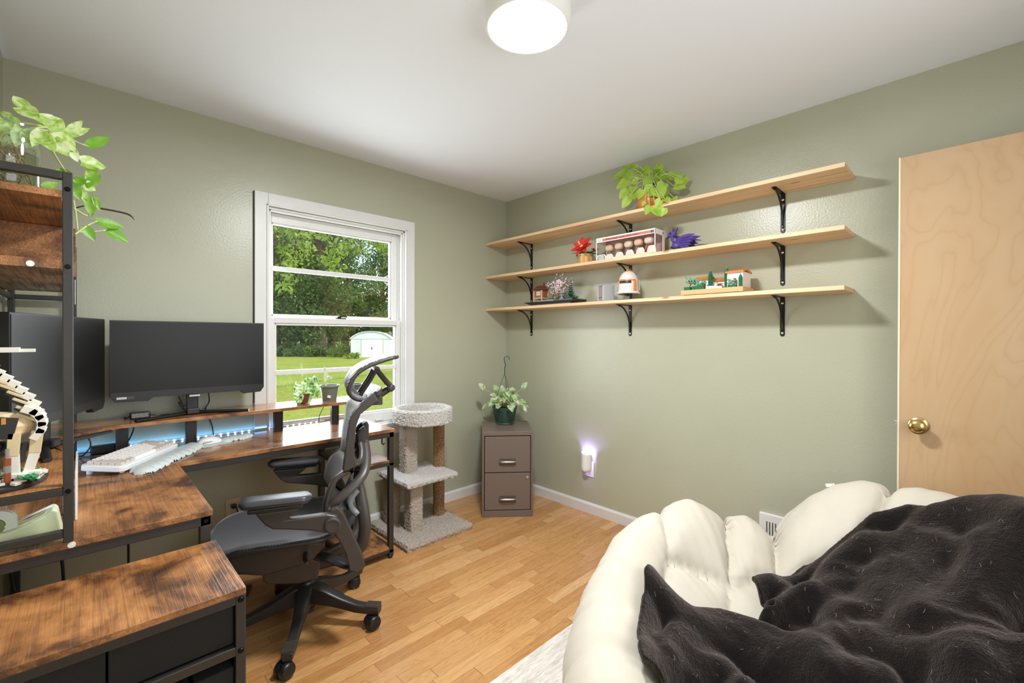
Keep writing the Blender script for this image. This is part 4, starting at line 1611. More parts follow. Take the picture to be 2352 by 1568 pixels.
def cloth_z(x, y):
    z = base_z(x, y)
    s2 = 0
    for poly, h_, w_ in RW:
        d = 9
        for a, b in zip(poly, poly[1:]):
            if abs(a[0] - x) > .4 or abs(a[1] - y) > .4:
                continue
            d = min(d, seg_near(x, y, a, b)[0])
        if d < w_ * 3:
            g = 1.25 * h_ * max(0.0, 1 - (d / (1.3 * w_)) ** 2) ** .65
            s2 += g ** 3
    z += s2 ** (1 / 3)
    v_ = Vector((x * 7, y * 7, 1.3))
    v_ += Vector((noise.noise(v_ * .6), noise.noise(v_ * .6 + Vector((5, 3, 1))), 0)) * 1.2
    z += .016 * noise.noise(v_) + .009 * (abs(noise.noise(v_ * 1.8)) * -2 + .6)
    return z


ST = .0105
xs0, ys0 = min(p[0] for p in POLY) - .02, min(p[1] for p in POLY) - .02
nx = int((max(p[0] for p in POLY) - xs0 + .02) / ST) + 1
ny = int((max(p[1] for p in POLY) - ys0 + .02) / ST) + 1
INS = [[inside(xs0 + i * ST, ys0 + j * ST) for j in range(ny + 1)] for i in range(nx + 1)]
mb = MB()
idx = {}
EDGE = list(zip(POLY, POLY[1:] + POLY[:1]))
for i in range(nx):
    for j in range(ny):
        q = [(i, j), (i + 1, j), (i + 1, j + 1), (i, j + 1)]
        if not any(INS[a][b] for a, b in q):
            continue
        f = []
        for c in q:
            if c not in idx:
                x, y = xs0 + c[0] * ST, ys0 + c[1] * ST
                if not INS[c[0]][c[1]]:
                    best = min((seg_near(x, y, a, b)[:3] for a, b in EDGE), key=lambda t: t[0])
                    x, y = best[1], best[2]
                idx[c] = len(mb.v)
                mb.v.append((x, y, cloth_z(x, y)))
            f.append(idx[c])
        mb.f.append(tuple(f))
bm_ = Mat('dark_brown_plush')
v = bm_.obj()
n1 = bm_.noise(v, 14, 4, .6)
n2 = bm_.noise(v, 260, 3, .7)
bm_.set(Base_Color=bm_.ramp(n1, [(.3, srgb(17, 14, 14)), (.7, srgb(27, 23, 22))]), Roughness=.9, Specular_IOR_Level=.12, Sheen_Weight=.62, Sheen_Roughness=.35, Sheen_Tint=srgb(196, 178, 170))
bm_.bump(bm_.math('ADD', n2, bm_.math('MULTIPLY', bm_.noise(v, 60, 3), 1.2)), .75, .010)
bl = mb.build('blanket', bm_.m, None, angle=180)
md = bl.modifiers.new('solid', 'SOLIDIFY')
md.thickness = .016
md.offset = -1
md = bl.modifiers.new('sub', 'SUBSURF')
md.levels = 1
md.render_levels = 1
tag(bl, 'dark brown plush blanket heaped over the bowl chair', 'blanket')
# pale hairs clinging to the plush
rnd = random.Random(5)
hm = MB()
cnt = 0
while cnt < 300:
    x, y = rnd.uniform(-1.7, -.35), rnd.uniform(-3.0, -1.95)
    if not inside(x, y):
        continue
    if noise.noise(Vector((x * 3, y * 3, 7))) < rnd.uniform(-.5, .25):
        continue
    a = rnd.uniform(0, 2 * pi)
    L = rnd.uniform(.005, .012)
    cv = rnd.uniform(-1.5, 1.5)
    pp = []
    for k in range(5):
        t = k / 4
        aa = a + cv * t
        qx, qy = x + cos(aa) * L * t, y + sin(aa) * L * t
        pp.append((qx, qy, cloth_z(qx, qy) + .0035))
    hm.tube(pp, .0003, 3)
    cnt += 1
ho = hm.build('clinging_hair', simple('pale_hair', srgb(176, 166, 158), .6), bl)
ho['kind'] = 'stuff'

# ================================================================== cat tree
ct = thing('cat_tree', 'carpeted cat tree with a round top bed beside the desk end', 'cat tree', (-1.03, -.28, 0))
CB, CL = MT['carpet_base'], MT['carpet_light']


def fuzzy(o, size=.006, amt=.006, sub=3, seed=0):
    """rough up a mesh like short carpet pile"""
    md = o.modifiers.new('cut', 'SUBSURF')
    md.subdivision_type = 'SIMPLE'
    md.levels = md.render_levels = sub
    tx = bpy.data.textures.get('pile') or bpy.data.textures.new('pile', 'CLOUDS')
    tx.noise_scale = .012
    tx.noise_depth = 1
    md = o.modifiers.new('pile', 'DISPLACE')
    md.texture = tx
    md.strength = amt
    md.mid_level = .5
    md.texture_coords = 'LOCAL'
    return o


def round_box(x0, x1, y0, y1, z0, z1, r, n=5):
    """box with rounded plan corners, side walls cut finely"""
    pl = []
    for cx_, cy_, a0 in ((x1 - r, y1 - r, 0), (x0 + r, y1 - r, 90), (x0 + r, y0 + r, 180), (x1 - r, y0 + r, 270)):
        for k in range(n + 1):
            a = radians(a0 + 90 * k / n)
            pl.append((cx_ + r * cos(a), cy_ + r * sin(a)))
    return pl


def carpet_slab(name, x0, x1, y0, y1, z0, z1, mat, st=.016, amt=.013):
    """slab with dense grid top so the pile can be roughened"""
    nx_, ny_ = int((x1 - x0) / st), int((y1 - y0) / st)
    mb = MB()
    h_ = (z1 - z0)
    Pg = []
    for i in range(nx_ + 1):
        row = []
        for j in range(ny_ + 1):
            u, w = i / nx_, j / ny_
            row.append((x0 + (x1 - x0) * u, y0 + (y1 - y0) * w, z1))
        Pg.append(row)
    mb.grid(Pg)
    per = [Pg[i][0] for i in range(nx_ + 1)] + [Pg[-1][j] for j in range(1, ny_ + 1)] + [Pg[i][-1] for i in range(nx_ - 1, -1, -1)] + [Pg[0][j] for j in range(ny_ - 1, 0, -1)]
    nlev = max(1, int(h_ / st))
    rows = []
    for q in range(nlev + 1):
        bulge = .006 * sin(pi * q / nlev)
        zc = z1 - h_ * q / nlev
        row = []
        for p in per:
            dx = -1 if p[0] == x0 else (1 if p[0] == x1 else 0)
            dy = -1 if p[1] == y0 else (1 if p[1] == y1 else 0)
            row.append((p[0] + dx * bulge, p[1] + dy * bulge, zc))
        rows.append(row + [row[0]])
    mb.grid([list(r) for r in rows])
    mb.add([(x0, y0, z0), (x1, y0, z0), (x1, y1, z0), (x0, y1, z0)], [(0, 3, 2, 1)])
    o = mb.build(name, mat, ct, world=True, angle=180)
    bmx = bmesh.new()
    bmx.from_mesh(o.data)
    bmesh.ops.remove_doubles(bmx, verts=bmx.verts, dist=.0005)
    bmesh.ops.recalc_face_normals(bmx, faces=bmx.faces)
    bmx.to_mesh(o.data)
    bmx.free()
    return fuzzy(o, amt=amt, sub=2)


def carpet_post(name, x, y, w, z0, z1, mat, rot=0, rnd_=False, amt=.011):
    n = 36
    nl = int((z1 - z0) / .014)
    rows = []
    for q in range(nl + 1):
        z = z0 + (z1 - z0) * q / nl
        row = []
        for k in range(n):
            a = 2 * pi * k / n
            if rnd_:
                px, py = cos(a) * w / 2, sin(a) * w / 2
            else:
                e = .22
                px = w / 2 * (abs(cos(a)) ** e) * (1 if cos(a) > 0 else -1)
                py = w / 2 * (abs(sin(a)) ** e) * (1 if sin(a) > 0 else -1)
            row.append((x + px * cos(rot) - py * sin(rot), y + px * sin(rot) + py * cos(rot), z))
        rows.append(row + [row[0]])
    o = MB().grid(rows).build(name, mat, ct, world=True, angle=180)
    bmx = bmesh.new()
    bmx.from_mesh(o.data)
    bmesh.ops.remove_doubles(bmx, verts=bmx.verts, dist=.0005)
    bmesh.ops.recalc_face_normals(bmx, faces=bmx.faces)
    bmx.to_mesh(o.data)
    bmx.free()
    return fuzzy(o, amt=amt, sub=2)


carpet_slab('base', -1.272, -.792, -.512, -.030, .0, .040, CB)
carpet_slab('platform', -1.228, -.856, -.436, -.070, .345, .378, CL)
carpet_post('carpet_post', -1.122, -.330, .090, .040, .347, MT['carpet_base'])
carpet_post('carpet_post', -1.165, -.130, .085, .040, .347, MT['carpet_tan'])
carpet_post('carpet_post', -1.085, -.205, .092, .376, .706, MT['carpet_base'])
carpet_post('sisal_post', -.862, -.235, .078, .040, .705, MT['sisal'], rnd_=True, amt=.004)
# bed dish
BX, BY, BRD = -1.005, -.255, .198
prof = []
for k in range(9):
    a = pi * k / 8
    prof.append((BRD - .022 + .022 * cos(a), .79 + .014 * sin(a)))
full = [(BRD * f, .702) for f in (.0025, .3, .6, .85)] + [(BRD * .97, .705)] + [(BRD, .712 + .0125 * k) for k in range(7)] + prof + [(BRD - .046, .775), (BRD - .052, .755), (BRD - .062, .742)] + [(BRD * f, .738) for f in (.6, .3, .0025)]
dish = MB().lathe(full, 90, Matrix.Translation((BX, BY, 0))).build('bed', CL, ct, world=True, angle=180)
fuzzy(dish, amt=.014, sub=2)

# ================================================================== file cabinet
fx = Vector((.767, -.643, 0)).normalized()
ang = atan2(fx.y, fx.x)
fc = thing('file_cabinet', 'taupe two-drawer metal file cabinet standing across the corner', 'cabinet', (-.6235, -.419, 0), ang)
CM = MT['cabinet']
W, D, Hc = .360, .405, .604
sh = MB()
sh.box(0, W, 0, D, Hc - .028, Hc).box(0, .014, 0, D, 0, Hc - .028).box(W - .014, W, 0, D, 0, Hc - .028).box(.014, W - .014, .02, D, 0, Hc - .028).box(.014, W - .014, .002, .02, 0, .046)
sh.build('body', CM, fc, smooth=False, bevel=.002)
MB().box(.014, W - .014, .010, .022, .046, Hc - .028).build('recess', MT['cabinet_gap'], fc, smooth=False)
for z0, z1, lock in ((.052, .312, True), (.318, Hc - .034, False)):
    d = MB().box(.019, W - .019, -.0015, .0095, z0, z1).build('drawer', CM, fc, smooth=False, bevel=.002)
    hz = z0 + (z1 - z0) * .30
    hx = W / 2
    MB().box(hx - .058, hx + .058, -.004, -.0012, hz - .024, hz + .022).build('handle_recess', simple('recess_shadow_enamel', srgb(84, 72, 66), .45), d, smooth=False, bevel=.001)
    hb = MB().tube([(hx - .054, -.002, hz + .002), (hx - .052, -.020, hz + .002), (hx - .044, -.024, hz + .002), (hx + .044, -.024, hz + .002), (hx + .052, -.020, hz + .002), (hx + .054, -.002, hz + .002)], .0075, 10)
    hb.build('handle', MT['chrome'], d)
    if lock:
        MB().lathe([(.010, 0), (.010, .004), (.008, .006), (.003, .006), (.0028, .004), (.0004, .004)], 18, Matrix.Translation((W - .040, -.001, z1 - .032)) @ Matrix.Rotation(pi / 2, 4, 'X')).build('lock', MT['steel'], d)

# ================================================================== plants
def pot_mesh(r0, r1, h, rim=.006, lip=.012):
    return [(r0 * .6, 0), (r0, 0), (r1, h - lip), (r1 + rim, h - lip), (r1 + rim, h), (r1 - .004, h), (r1 - .006, h - .018), (.0005, h - .018)]


def scatter_leaves(mb, stems, rnd, center, n, spread, L, W, up=.5, droop=.5, heart=True, fold=.25, zoff=.0):
    for _ in range(n):
        a = rnd.uniform(0, 2 * pi)
        e = rnd.uniform(.1, 1)
        d = Vector((cos(a), sin(a), rnd.uniform(-.1, up)))
        base = Vector(center) + Vector((cos(a) * spread[0] * e, sin(a) * spread[1] * e, spread[2] * (1.1 - e * rnd.uniform(.4, 1.1)) + zoff))
        stems.tube(smooth_path([Vector(center), (Vector(center) + base) / 2 + Vector((0, 0, spread[2] * .35)), base], 4), .0018, 5)
        k = rnd.uniform(.75, 1.2)
        mb.leaf(base, d, Vector((cos(a) * -.3, sin(a) * -.3, 1)), L * k, W * k, droop * rnd.uniform(.5, 1.3), fold, heart)


# lime plant in the amber pot on the top shelf; leaf tips and bases read off the photograph at their own depth
lp = thing('potted_plant', 'lime-green trailing plant in a round amber pot on the top shelf', 'plant', (-.125, -1.435, SH['top']))
prof = [(.045, 0), (.062, .006), (.079, .035), (.083, .062), (.076, .095), (.064, .115), (.062, .122), (.057, .122), (.056, .112), (.0005, .108)]
MB().lathe(prof, 36).build('pot', MT['terracotta'], lp)
MB().lathe([(.046, .10), (.050, .150), (.052, .158), (.046, .158), (.043, .145), (.0005, .143)], 28).build('nursery_pot', simple('black_nursery_pot', srgb(62, 58, 66), .35), lp)
MB().lathe([(.0425, .1432), (.0005, .150)], 20).build('soil', MT['soil'], lp)
LM, SM = MB(), MB()
pc = Vector((-.125, -1.435, SH['top'] + .15))
# (base px, tip px, X of base, X of tip, width)
zz = lambda x, y: (1400 + x * .09565, 360 + y * .09565)
LV = [((640, 260), (310, 240), -.12, -.10, .040), ((700, 310), (740, 470), -.10, -.10, .055), ((820, 500), (930, 170), -.11, -.09, .050),
      ((560, 440), (360, 500), -.14, -.16, .050), ((430, 350), (20, 560), -.13, -.12, .042), ((500, 560), (150, 770), -.15, -.17, .058),
      ((430, 770), (240, 1030), -.16, -.18, .045), ((480, 990), (300, 1240), -.18, -.20, .045), ((560, 880), (600, 1030), -.17, -.19, .045),
      ((570, 720), (560, 900), -.16, -.17, .040), ((700, 560), (520, 640), -.15, -.16, .045), ((960, 500), (870, 780), -.16, -.18, .048),
      ((1130, 740), (1270, 1010), -.19, -.20, .070), ((1050, 760), (810, 940), -.19, -.20, .070), ((1310, 640), (1190, 800), -.16, -.19, .055),
      ((1240, 800), (1400, 960), -.16, -.15, .040), ((1150, 440), (1400, 480), -.12, -.11, .042), ((1130, 430), (1340, 370), -.11, -.10, .045),
      ((1180, 320), (1150, 110), -.10, -.09, .022), ((1220, 310), (1250, 160), -.10, -.09, .026), ((1420, 430), (1610, 520), -.10, -.07, .050),
      ((1680, 550), (1700, 360), -.08, -.06, .030), ((1700, 560), (1600, 660), -.08, -.10, .050), ((1760, 520), (1820, 690), -.07, -.05, .045),
      ((1560, 720), (1850, 740), -.09, -.07, .042), ((1330, 1010), (1480, 1110), -.20, -.225, .032), ((1540, 980), (1600, 1060), -.13, -.13, .030),
      ((1110, 1190), (1170, 1430), -.242, -.245, .050), ((1230, 1040), (1110, 1200), -.235, -.242, .040), ((1300, 1230), (1230, 1440), -.242, -.246, .045),
      ((960, 1180), (860, 1400), -.240, -.243, .035), ((790, 790), (690, 1030), -.20, -.215, .040), ((300, 620), (250, 470), -.13, -.12, .028),
      ((950, 600), (1080, 540), -.12, -.10, .04), ((1060, 420), (960, 480), -.10, -.10, .04), ((860, 1080), (790, 1190), -.22, -.225, .022)]
for b_, t_, xb, xt, w_ in LV:
    B, Tt = at(*zz(*b_), 'X', xb), at(*zz(*t_), 'X', xt)
    d = Tt - B
    toward = (CAM - B).normalized()
    LM.leaf(B, d, toward + Vector((0, 0, .7)), d.length, w_ * 1.35, 0.0, .28)
    mid = (pc + B) / 2 + Vector((-.02, 0, .05 if B.z > pc.z - .05 else .035))
    SM.tube(smooth_path([pc, mid, B], 5), .0022, 5)
scatter_leaves(LM, SM, random.Random(3), pc, 10, (.05, .10, .09), .055, .048, .6, .3)
LM.build('leaves', MT['neon_leaf'], lp, world=True, angle=180)
SM.build('stems', MT['stem'], lp, world=True, angle=180)

# marbled pothos in a glass jar on the hutch
jx, jy, jz = -2.795, -1.06, 1.6512
jar = thing('jar_plant', 'marbled green pothos rooting in a clear glass jar on top of the hutch', 'plant', (jx, jy, jz))
jr = .064
MB().lathe([(.0005, .0), (jr - .004, .0), (jr, .006), (jr, .150), (jr * .95, .165), (jr * .95, .178), (jr * .95 - .003, .178), (jr * .95 - .003, .165), (jr - .003, .150), (jr - .003, .007), (.0005, .005)], 40).build('jar', MT['jar_glass'], jar)
MB().lathe([(.0005, .0055), (jr - .0035, .0075), (jr - .0035, .105), (.0005, .105)], 40).build('water', MT['water'], jar)
rnd = random.Random(11)
rm_ = MB()
for _ in range(46):
    a = rnd.uniform(0, 2 * pi)
    p0 = Vector((rnd.uniform(-.025, .025), rnd.uniform(-.025, .025), rnd.uniform(.09, .15)))
    pp = [p0]
    for k in range(5):
        q = pp[-1] + Vector((rnd.uniform(-.02, .02), rnd.uniform(-.02, .02), rnd.uniform(-.032, .004)))
        r = sqrt(q.x ** 2 + q.y ** 2)
        if r > jr - .010:
            q.x *= (jr - .010) / r
            q.y *= (jr - .010) / r
        q.z = max(.010, q.z)
        pp.append(q)
    rm_.tube(smooth_path(pp, 3), rnd.uniform(.0010, .0022), 5)
rm_.build('roots', MT['root'], jar, angle=180)
LM, SM, GM = MB(), MB(), MB()
jc = Vector((jx + .01, jy - .005, jz + .165))
zz = lambda x, y: (x * .31898, 200 + y * .31888)
# base px, tip px (in the enlargement), Y at base and tip, width, marbled?
LV = [((190, 160), (95, 60), -1.02, -1.0, .045, 1), ((150, 150), (285, 240), -1.06, -1.08, .06, 1), ((60, 220), (25, 170), -1.05, -1.04, .03, 1), ((95, 250), (130, 225), -1.06, -1.06, .04, 1),
      ((330, 290), (450, 230), -1.04, -1.02, .075, 1), ((300, 260), (380, 200), -1.05, -1.03, .05, 1), ((280, 330), (400, 470), -1.07, -1.09, .055, 1), ((400, 320), (545, 470), -1.03, -1.03, .06, 1), ((380, 380), (495, 500), -1.04, -1.05, .06, 1), ((520, 470), (560, 540), -1.0, -1.0, .03, 1),
      ((490, 340), (595, 240), -.99, -.97, .035, 1), ((490, 350), (650, 297), -.99, -.96, .035, 1), ((640, 425), (790, 362), -.95, -.92, .045, 2), ((585, 540), (765, 580), -.94, -.92, .065, 1), ((690, 580), (612, 662), -.94, -.94, .035, 1),
      ((230, 330), (190, 440), -1.09, -1.10, .05, 1), ((160, 300), (110, 430), -1.09, -1.10, .045, 1), ((90, 290), (20, 420), -1.08, -1.09, .05, 1), ((300, 320), (230, 430), -1.10, -1.11, .04, 1), ((40, 240), (0, 330), -1.06, -1.06, .05, 1),
      ((510, 640), (390, 600), -.90, -.93, .045, 2), ((615, 700), (725, 630), -.88, -.86, .055, 2), ((600, 700), (690, 745), -.88, -.87, .05, 1), ((535, 700), (625, 655), -.89, -.88, .04, 2), ((510, 700), (580, 815), -.90, -.90, .045, 2), ((590, 740), (620, 835), -.88, -.88, .03, 1),
      ((640, 785), (660, 940), -.86, -.86, .04, 2), ((680, 800), (720, 890), -.86, -.86, .025, 2), ((700, 970), (900, 1015), -.84, -.82, .05, 2), ((770, 1030), (930, 1120), -.83, -.82, .055, 2), ((610, 1010), (685, 1110), -.86, -.86, .04, 2), ((320, 720), (420, 690), -1.12, -1.10, .03, 2)]
for b_, t_, yb, yt, w_, k_ in LV:
    B, Tt = at(*zz(*b_), 'Y', yb), at(*zz(*t_), 'Y', yt)
    d = Tt - B
    toward = (CAM - B).normalized()
    (LM if k_ == 1 else GM).leaf(B, d, toward + Vector((0, 0, .6)), d.length, w_ * .75, 0.0, .30)
for path in ([(60, 330), (120, 260), (260, 270), (430, 320), (560, 400), (640, 425)], [(100, 340), (250, 300), (420, 340), (540, 440), (590, 540), (690, 580)],
             [(80, 360), (200, 300), (330, 290), (380, 320)], [(300, 330), (440, 560), (510, 650), (560, 720), (600, 780), (640, 790)], [(510, 650), (520, 760), (545, 900), (560, 1040)],
             [(540, 1060), (580, 1030), (640, 990), (700, 965)], [(560, 1040), (640, 1045), (760, 1030)], [(530, 870), (620, 925), (650, 900)]):
    n = len(path)
    pp = []
    for i, q in enumerate(path):
        y = -1.05 + .2 * min(1, max(0, (q[0] - 100) / 550))
        pp.append(at(*zz(*q), 'Y', y))
    SM.tube(smooth_path(pp, 4), .0026, 6)
LM.build('marbled_leaves', MT['marble_leaf'], jar, world=True, angle=180)
GM.build('green_leaves', MT['green_leaf'], jar, world=True, angle=180)
SM.build('stems', MT['stem'], jar, world=True, angle=180)
root_pts = [at(*zz(*q), 'Y', -.84) for q in [(545, 870), (620, 855), (720, 872), (880, 903), (940, 925), (968, 958)]]
MB().tube(smooth_path(root_pts, 5), [.0020] * 10 + [.0032] * 10 + [.0028, .0024, .002, .0015, .001, .0008], 6).build('aerial_root', simple('dark_aerial_root', srgb(60, 52, 38), .6), jar, world=True)

# hanging pot on the file cabinet
hx, hy, hz = -.295, -.30, .6042
hp_ = thing('hanging_plant', 'pale variegated plant in a dark green hanging pot on the file cabinet', 'plant', (hx, hy, hz))
MB().lathe([(.060, 0), (.068, .004), (.066, .014), (.072, .022), (.090, .112), (.0945, .112), (.0955, .132), (.090, .132), (.087, .115), (.0005, .112)], 40).build('pot', MT['green_pot'], hp_)
gr = MB()
for k in range(26):
    a = 2 * pi * k / 26
    pp = []
    for i in range(6):
        t = i / 5
        r = .0728 + (.0895 - .0728) * t
        aa = a + .55 * t
        pp.append((r * cos(aa), r * sin(aa), .026 + .080 * t))
    gr.tube(pp, .0013, 4)
gr.build('pot_ribs', simple('green_pot_rib', srgb(40, 62, 54), .4), hp_)
MB().lathe([(.086, .113), (.0005, .122)], 24).build('soil', MT['soil'], hp_)
hg_ = MB()
for k in range(3):
    a = 2 * pi * k / 3 + .5
    hg_.tube([(.090 * cos(a), .090 * sin(a), .128), (.012 * cos(a), .012 * sin(a), .36), (0, 0, .385)], .0017, 6)
hg_.tube(smooth_path([(0, 0, .375), (0, 0, .43), (.004, -.004, .452), (-.002, .002, .485), (-.003, .002, .505), (.012, -.010, .520), (.024, -.022, .508), (.024, -.022, .492)], 5), .0040, 7)
hg_.build('hanger', MT['green_pot'], hp_)
LM, SM = MB(), MB()
rnd = random.Random(21)
c0 = Vector((0, 0, .125))
for k in range(58):
    a = rnd.uniform(0, 2 * pi)
    e = rnd.uniform(.15, 1)
    r = .145 * e
    b0 = Vector((cos(a) * r, sin(a) * r, .115 + .115 * (1 - e * e) * rnd.uniform(.6, 1.2) + .02))
    SM.tube(smooth_path([c0, (c0 + b0) / 2 + Vector((0, 0, .03)), b0], 4), .0015, 5)
    d = Vector((cos(a), sin(a), rnd.uniform(-.9, .7)))
    kk = rnd.uniform(.7, 1.2)
    LM.leaf(b0, d, Vector((-cos(a) * .2, -sin(a) * .2, 1)) + Vector((-.5, -.6, 0)), .062 * kk, .044 * kk, .3, .3)
for (dx, dy, z) in ((-.13, .10, .27), (-.05, .04, .25), (.10, -.10, .275), (.02, .05, .24)):
    SM.tube(smooth_path([c0, (dx * .5, dy * .5, .22), (dx, dy, z)], 4), .0016, 5)
    LM.leaf((dx, dy, z), (dx, dy, .25), (-.6, -.6, 1), .07, .045, .25, .3)
LM.build('leaves', MT['pale_leaf'], hp_, angle=180)
SM.build('stems', MT['stem'], hp_, angle=180)

# small plants on the riser by the window
mn = thing('potted_plant', 'small striped split-leaf plant in a brown pot by the window', 'plant', (-1.735, -.165, RZ))
MB().lathe([(.020, 0), (.026, .004), (.030, .05), (.031, .058), (.027, .058), (.0005, .05)], 24).build('pot', simple('brown_pot', srgb(108, 56, 40), .45), mn)
SMm = MB()
def split_leaf(c, tip, w, name):
    B, Tt = at(*c, 'Y', -.175), at(*tip, 'Y', -.19)
    d = (Tt - B)
    L = d.length
    d.normalize()
    nrm = ((CAM - B).normalized() + Vector((0, 0, .3)))
    nrm = (nrm - d * nrm.dot(d)).normalized()
    sd = d.cross(nrm)
    mbx = MB()
    lm2 = MB()
    for s in (-1, 1):
        # blade halves cut with slots
        for k in range(7):
            t0, t1 = k / 7, (k + .92) / 7
            ww = lambda t: w * sin(pi * min(1, t * .84 + .16)) ** .7
            i0 = .12 if k in (2, 4) else 0.0
            i1 = .55 if k in (2, 4) else 0
            def pt(t, u):
                return B + d * (L * t - .12 * L * u * (1 - t)) + sd * (s * ww(t) * u) + nrm * (.22 * w * u - .25 * w * u * u) - Vector((0, 0, 1)) * (.12 * L * t * t)
            for (ua, ub) in (((0, .30), (.55, 1.0)) if k in (2, 4) else ((0, .5), (.5, 1.0))):
                mbx.add([pt(t0, ua), pt(t0, ub), pt(t1 + .08, ub), pt(t1 + .08, ua)], [(0, 1, 2, 3) if s > 0 else (3, 2, 1, 0)])
            lm2.tube([pt(t0 + .04, .02) + nrm * .0006, pt(t0 + .02, .5) + nrm * .0008, pt(t0 + .005, .92) + nrm * .0006], [.0022, .0016, .0006], 4)
        lm2.tube([pt(q / 8, .99) for q in range(9)], .0009, 4)
    o = mbx.build('leaf', MT['monstera_leaf'], mn, world=True, angle=180)
    lm2.build('leaf_stripes', simple('pale_leaf_stripe', srgb(222, 236, 204), .5), o, world=True, angle=180)
    SMm.tube(smooth_path([(-1.735, -.165, RZ + .045), (B + Vector((-1.735, -.165, RZ + .045))) / 2 + Vector((0, -.01, .02)), B], 4), .0022, 6)
split_leaf((688, 880), (686, 926), .030, 'a')
split_leaf((713, 870), (705, 925), .036, 'b')
split_leaf((716, 868), (729, 906), .030, 'c')
SMm.build('stems', MT['stem'], mn, world=True)

cp = thing('potted_plant', 'wispy pale seedling in a grey-green nursery pot by the window', 'plant', (-1.584, -.14, RZ))
MB().lathe(pot_mesh(.040, .052, .092, .005, .012), 36).build('pot', MT['grey_pot'], cp)
MB().lathe([(.044, .0745), (.0005, .080)], 20).build('soil', MT['soil'], cp)
stt = MB().cbox((-.020, -.0455, .028), (.019, .0012, .015), (0, .25, -.42))
stt.build('price_sticker', MT['white_plastic'], cp, smooth=False)
rnd = random.Random(2)
wm, ws = MB(), MB()
for (dx, top, lean) in ((-.030, .165, .004), (-.018, .150, -.012)):
    b0 = Vector((dx, -.01, .076))
    tp_ = Vector((dx - .004 + lean, -.012, .076 + (top - .076) * .5))
    ws.tube(smooth_path([b0, (b0 + tp_) / 2, tp_], 4), .0035, 7)
for k in range(10):
    t = k / 9
    c = Vector((-.034 + .006 * sin(t * 5) + .004 * t, -.012, .110 + .072 * t))
    wm.leaf(c, (rnd.uniform(-.4, .4), -.2, 1), (-.3, -1, .3), .030, .014, .1, .3, False)
for k in range(46):
    a, e = rnd.uniform(0, 2 * pi), rnd.uniform(-.6, 1.2)
    dd = Vector((cos(a) * cos(e), sin(a) * cos(e), sin(e)))
    c = Vector((-.010, -.012, .132))
    wm.tube([c, c + dd * .012, c + dd * .022], .0007, 4)
wm.build('wisps', simple('pale_green_wisp', srgb(214, 226, 196), .6), cp, angle=180)
ws.build('stems', simple('pale_seedling_stem', srgb(200, 202, 160), .6), cp, angle=180)
spp = at(816, 905, 'Y', -.12)
sp_ = thing('plant_pot', 'small dark nursery pot half hidden behind the chair headrest', 'pot', (spp.x, spp.y, RZ))
MB().lathe(pot_mesh(.036, .046, .086, .004, .010), 32).build('pot', simple('dark_grey_pot', srgb(84, 84, 84), .4), sp_)
MB().lathe([(.039, .0685), (.0005, .072)], 20).build('soil', MT['soil'], sp_)

# ================================================================== things on the pine shelves
def bx(mb, c, d, rot=0):
    return mb.cbox(c, d, (0, 0, rot))


# --- red brick flower
z0 = SH['mid']
pf = thing('brick_flower', 'red toy-brick poinsettia in a tan block pot on the middle shelf', 'ornament', (-.135, -.945, z0))
pm = MB()
pm.lathe([(.044, 0), (.048, .004), (.048, .06), (.052, .062), (.052, .074), (.044, .074), (.0005, .070)], 8)
pm.build('pot', simple('tan_brick', srgb(214, 182, 130), .35), pf, smooth=False)
pb_ = MB()
for k in range(8):
    a = 2 * pi * (k + .5) / 8
    pb_.cbox((.046 * cos(a), .046 * sin(a), .034), (.006, .016, .056), (0, 0, a))
pb_.build('pot_panels', simple('amber_brick', srgb(204, 150, 78), .35), pf, smooth=False)
gm = MB()
rnd = random.Random(6)
for k in range(9):
    a = 2 * pi * k / 9
    gm.leaf((.015 * cos(a), .015 * sin(a), .075), (cos(a), sin(a), .25 + .15 * (k % 2)), (0, 0, 1), .085, .034, .25, .1, False, 3)
gm.build('green_leaves', simple('green_brick', srgb(26, 104, 74), .35), pf, smooth=False, solid=.003)
fl = MB()
fc_ = Vector((-.035, -.005, .118))
fdir = Vector((-.85, -.1, .5)).normalized()
fu = fdir.orthogonal().normalized()
fv = fdir.cross(fu)
for (n_, L_, tilt, off, w_) in ((7, .088, .30, 0, .036), (7, .066, .75, .4, .030), (5, .040, 1.3, .2, .020)):
    for k in range(n_):
        a = 2 * pi * k / n_ + off
        d = fu * cos(a) + fv * sin(a) + fdir * tilt
        fl.leaf(fc_, d, fdir - (fu * cos(a) + fv * sin(a)) * .5, L_, w_, .05, .18, False, 4)
for k in range(4):
    a = 2 * pi * k / 4
    fl.leaf(Vector((.03, -.055, .09)), (cos(a), sin(a) - .4, .7), (0, 0, 1), .04, .02, .1, .2, False, 3)
fl.build('petals', simple('red_brick', srgb(204, 52, 38), .32), pf, smooth=False, solid=.003)
MB().ball(fc_ + fdir * .012, .010, 10, 6).ball(fc_ + fdir * .016 + fu * .01, .006, 8, 5).ball(fc_ + fdir * .016 - fv * .01, .006, 8, 5).build('flower_heart', simple('yellow_brick', srgb(236, 206, 150), .35), pf)
MB().cyl((0, 0, .06), fc_, .004, 8).build('stem', simple('green_brick', srgb(26, 104, 74), .35), pf)

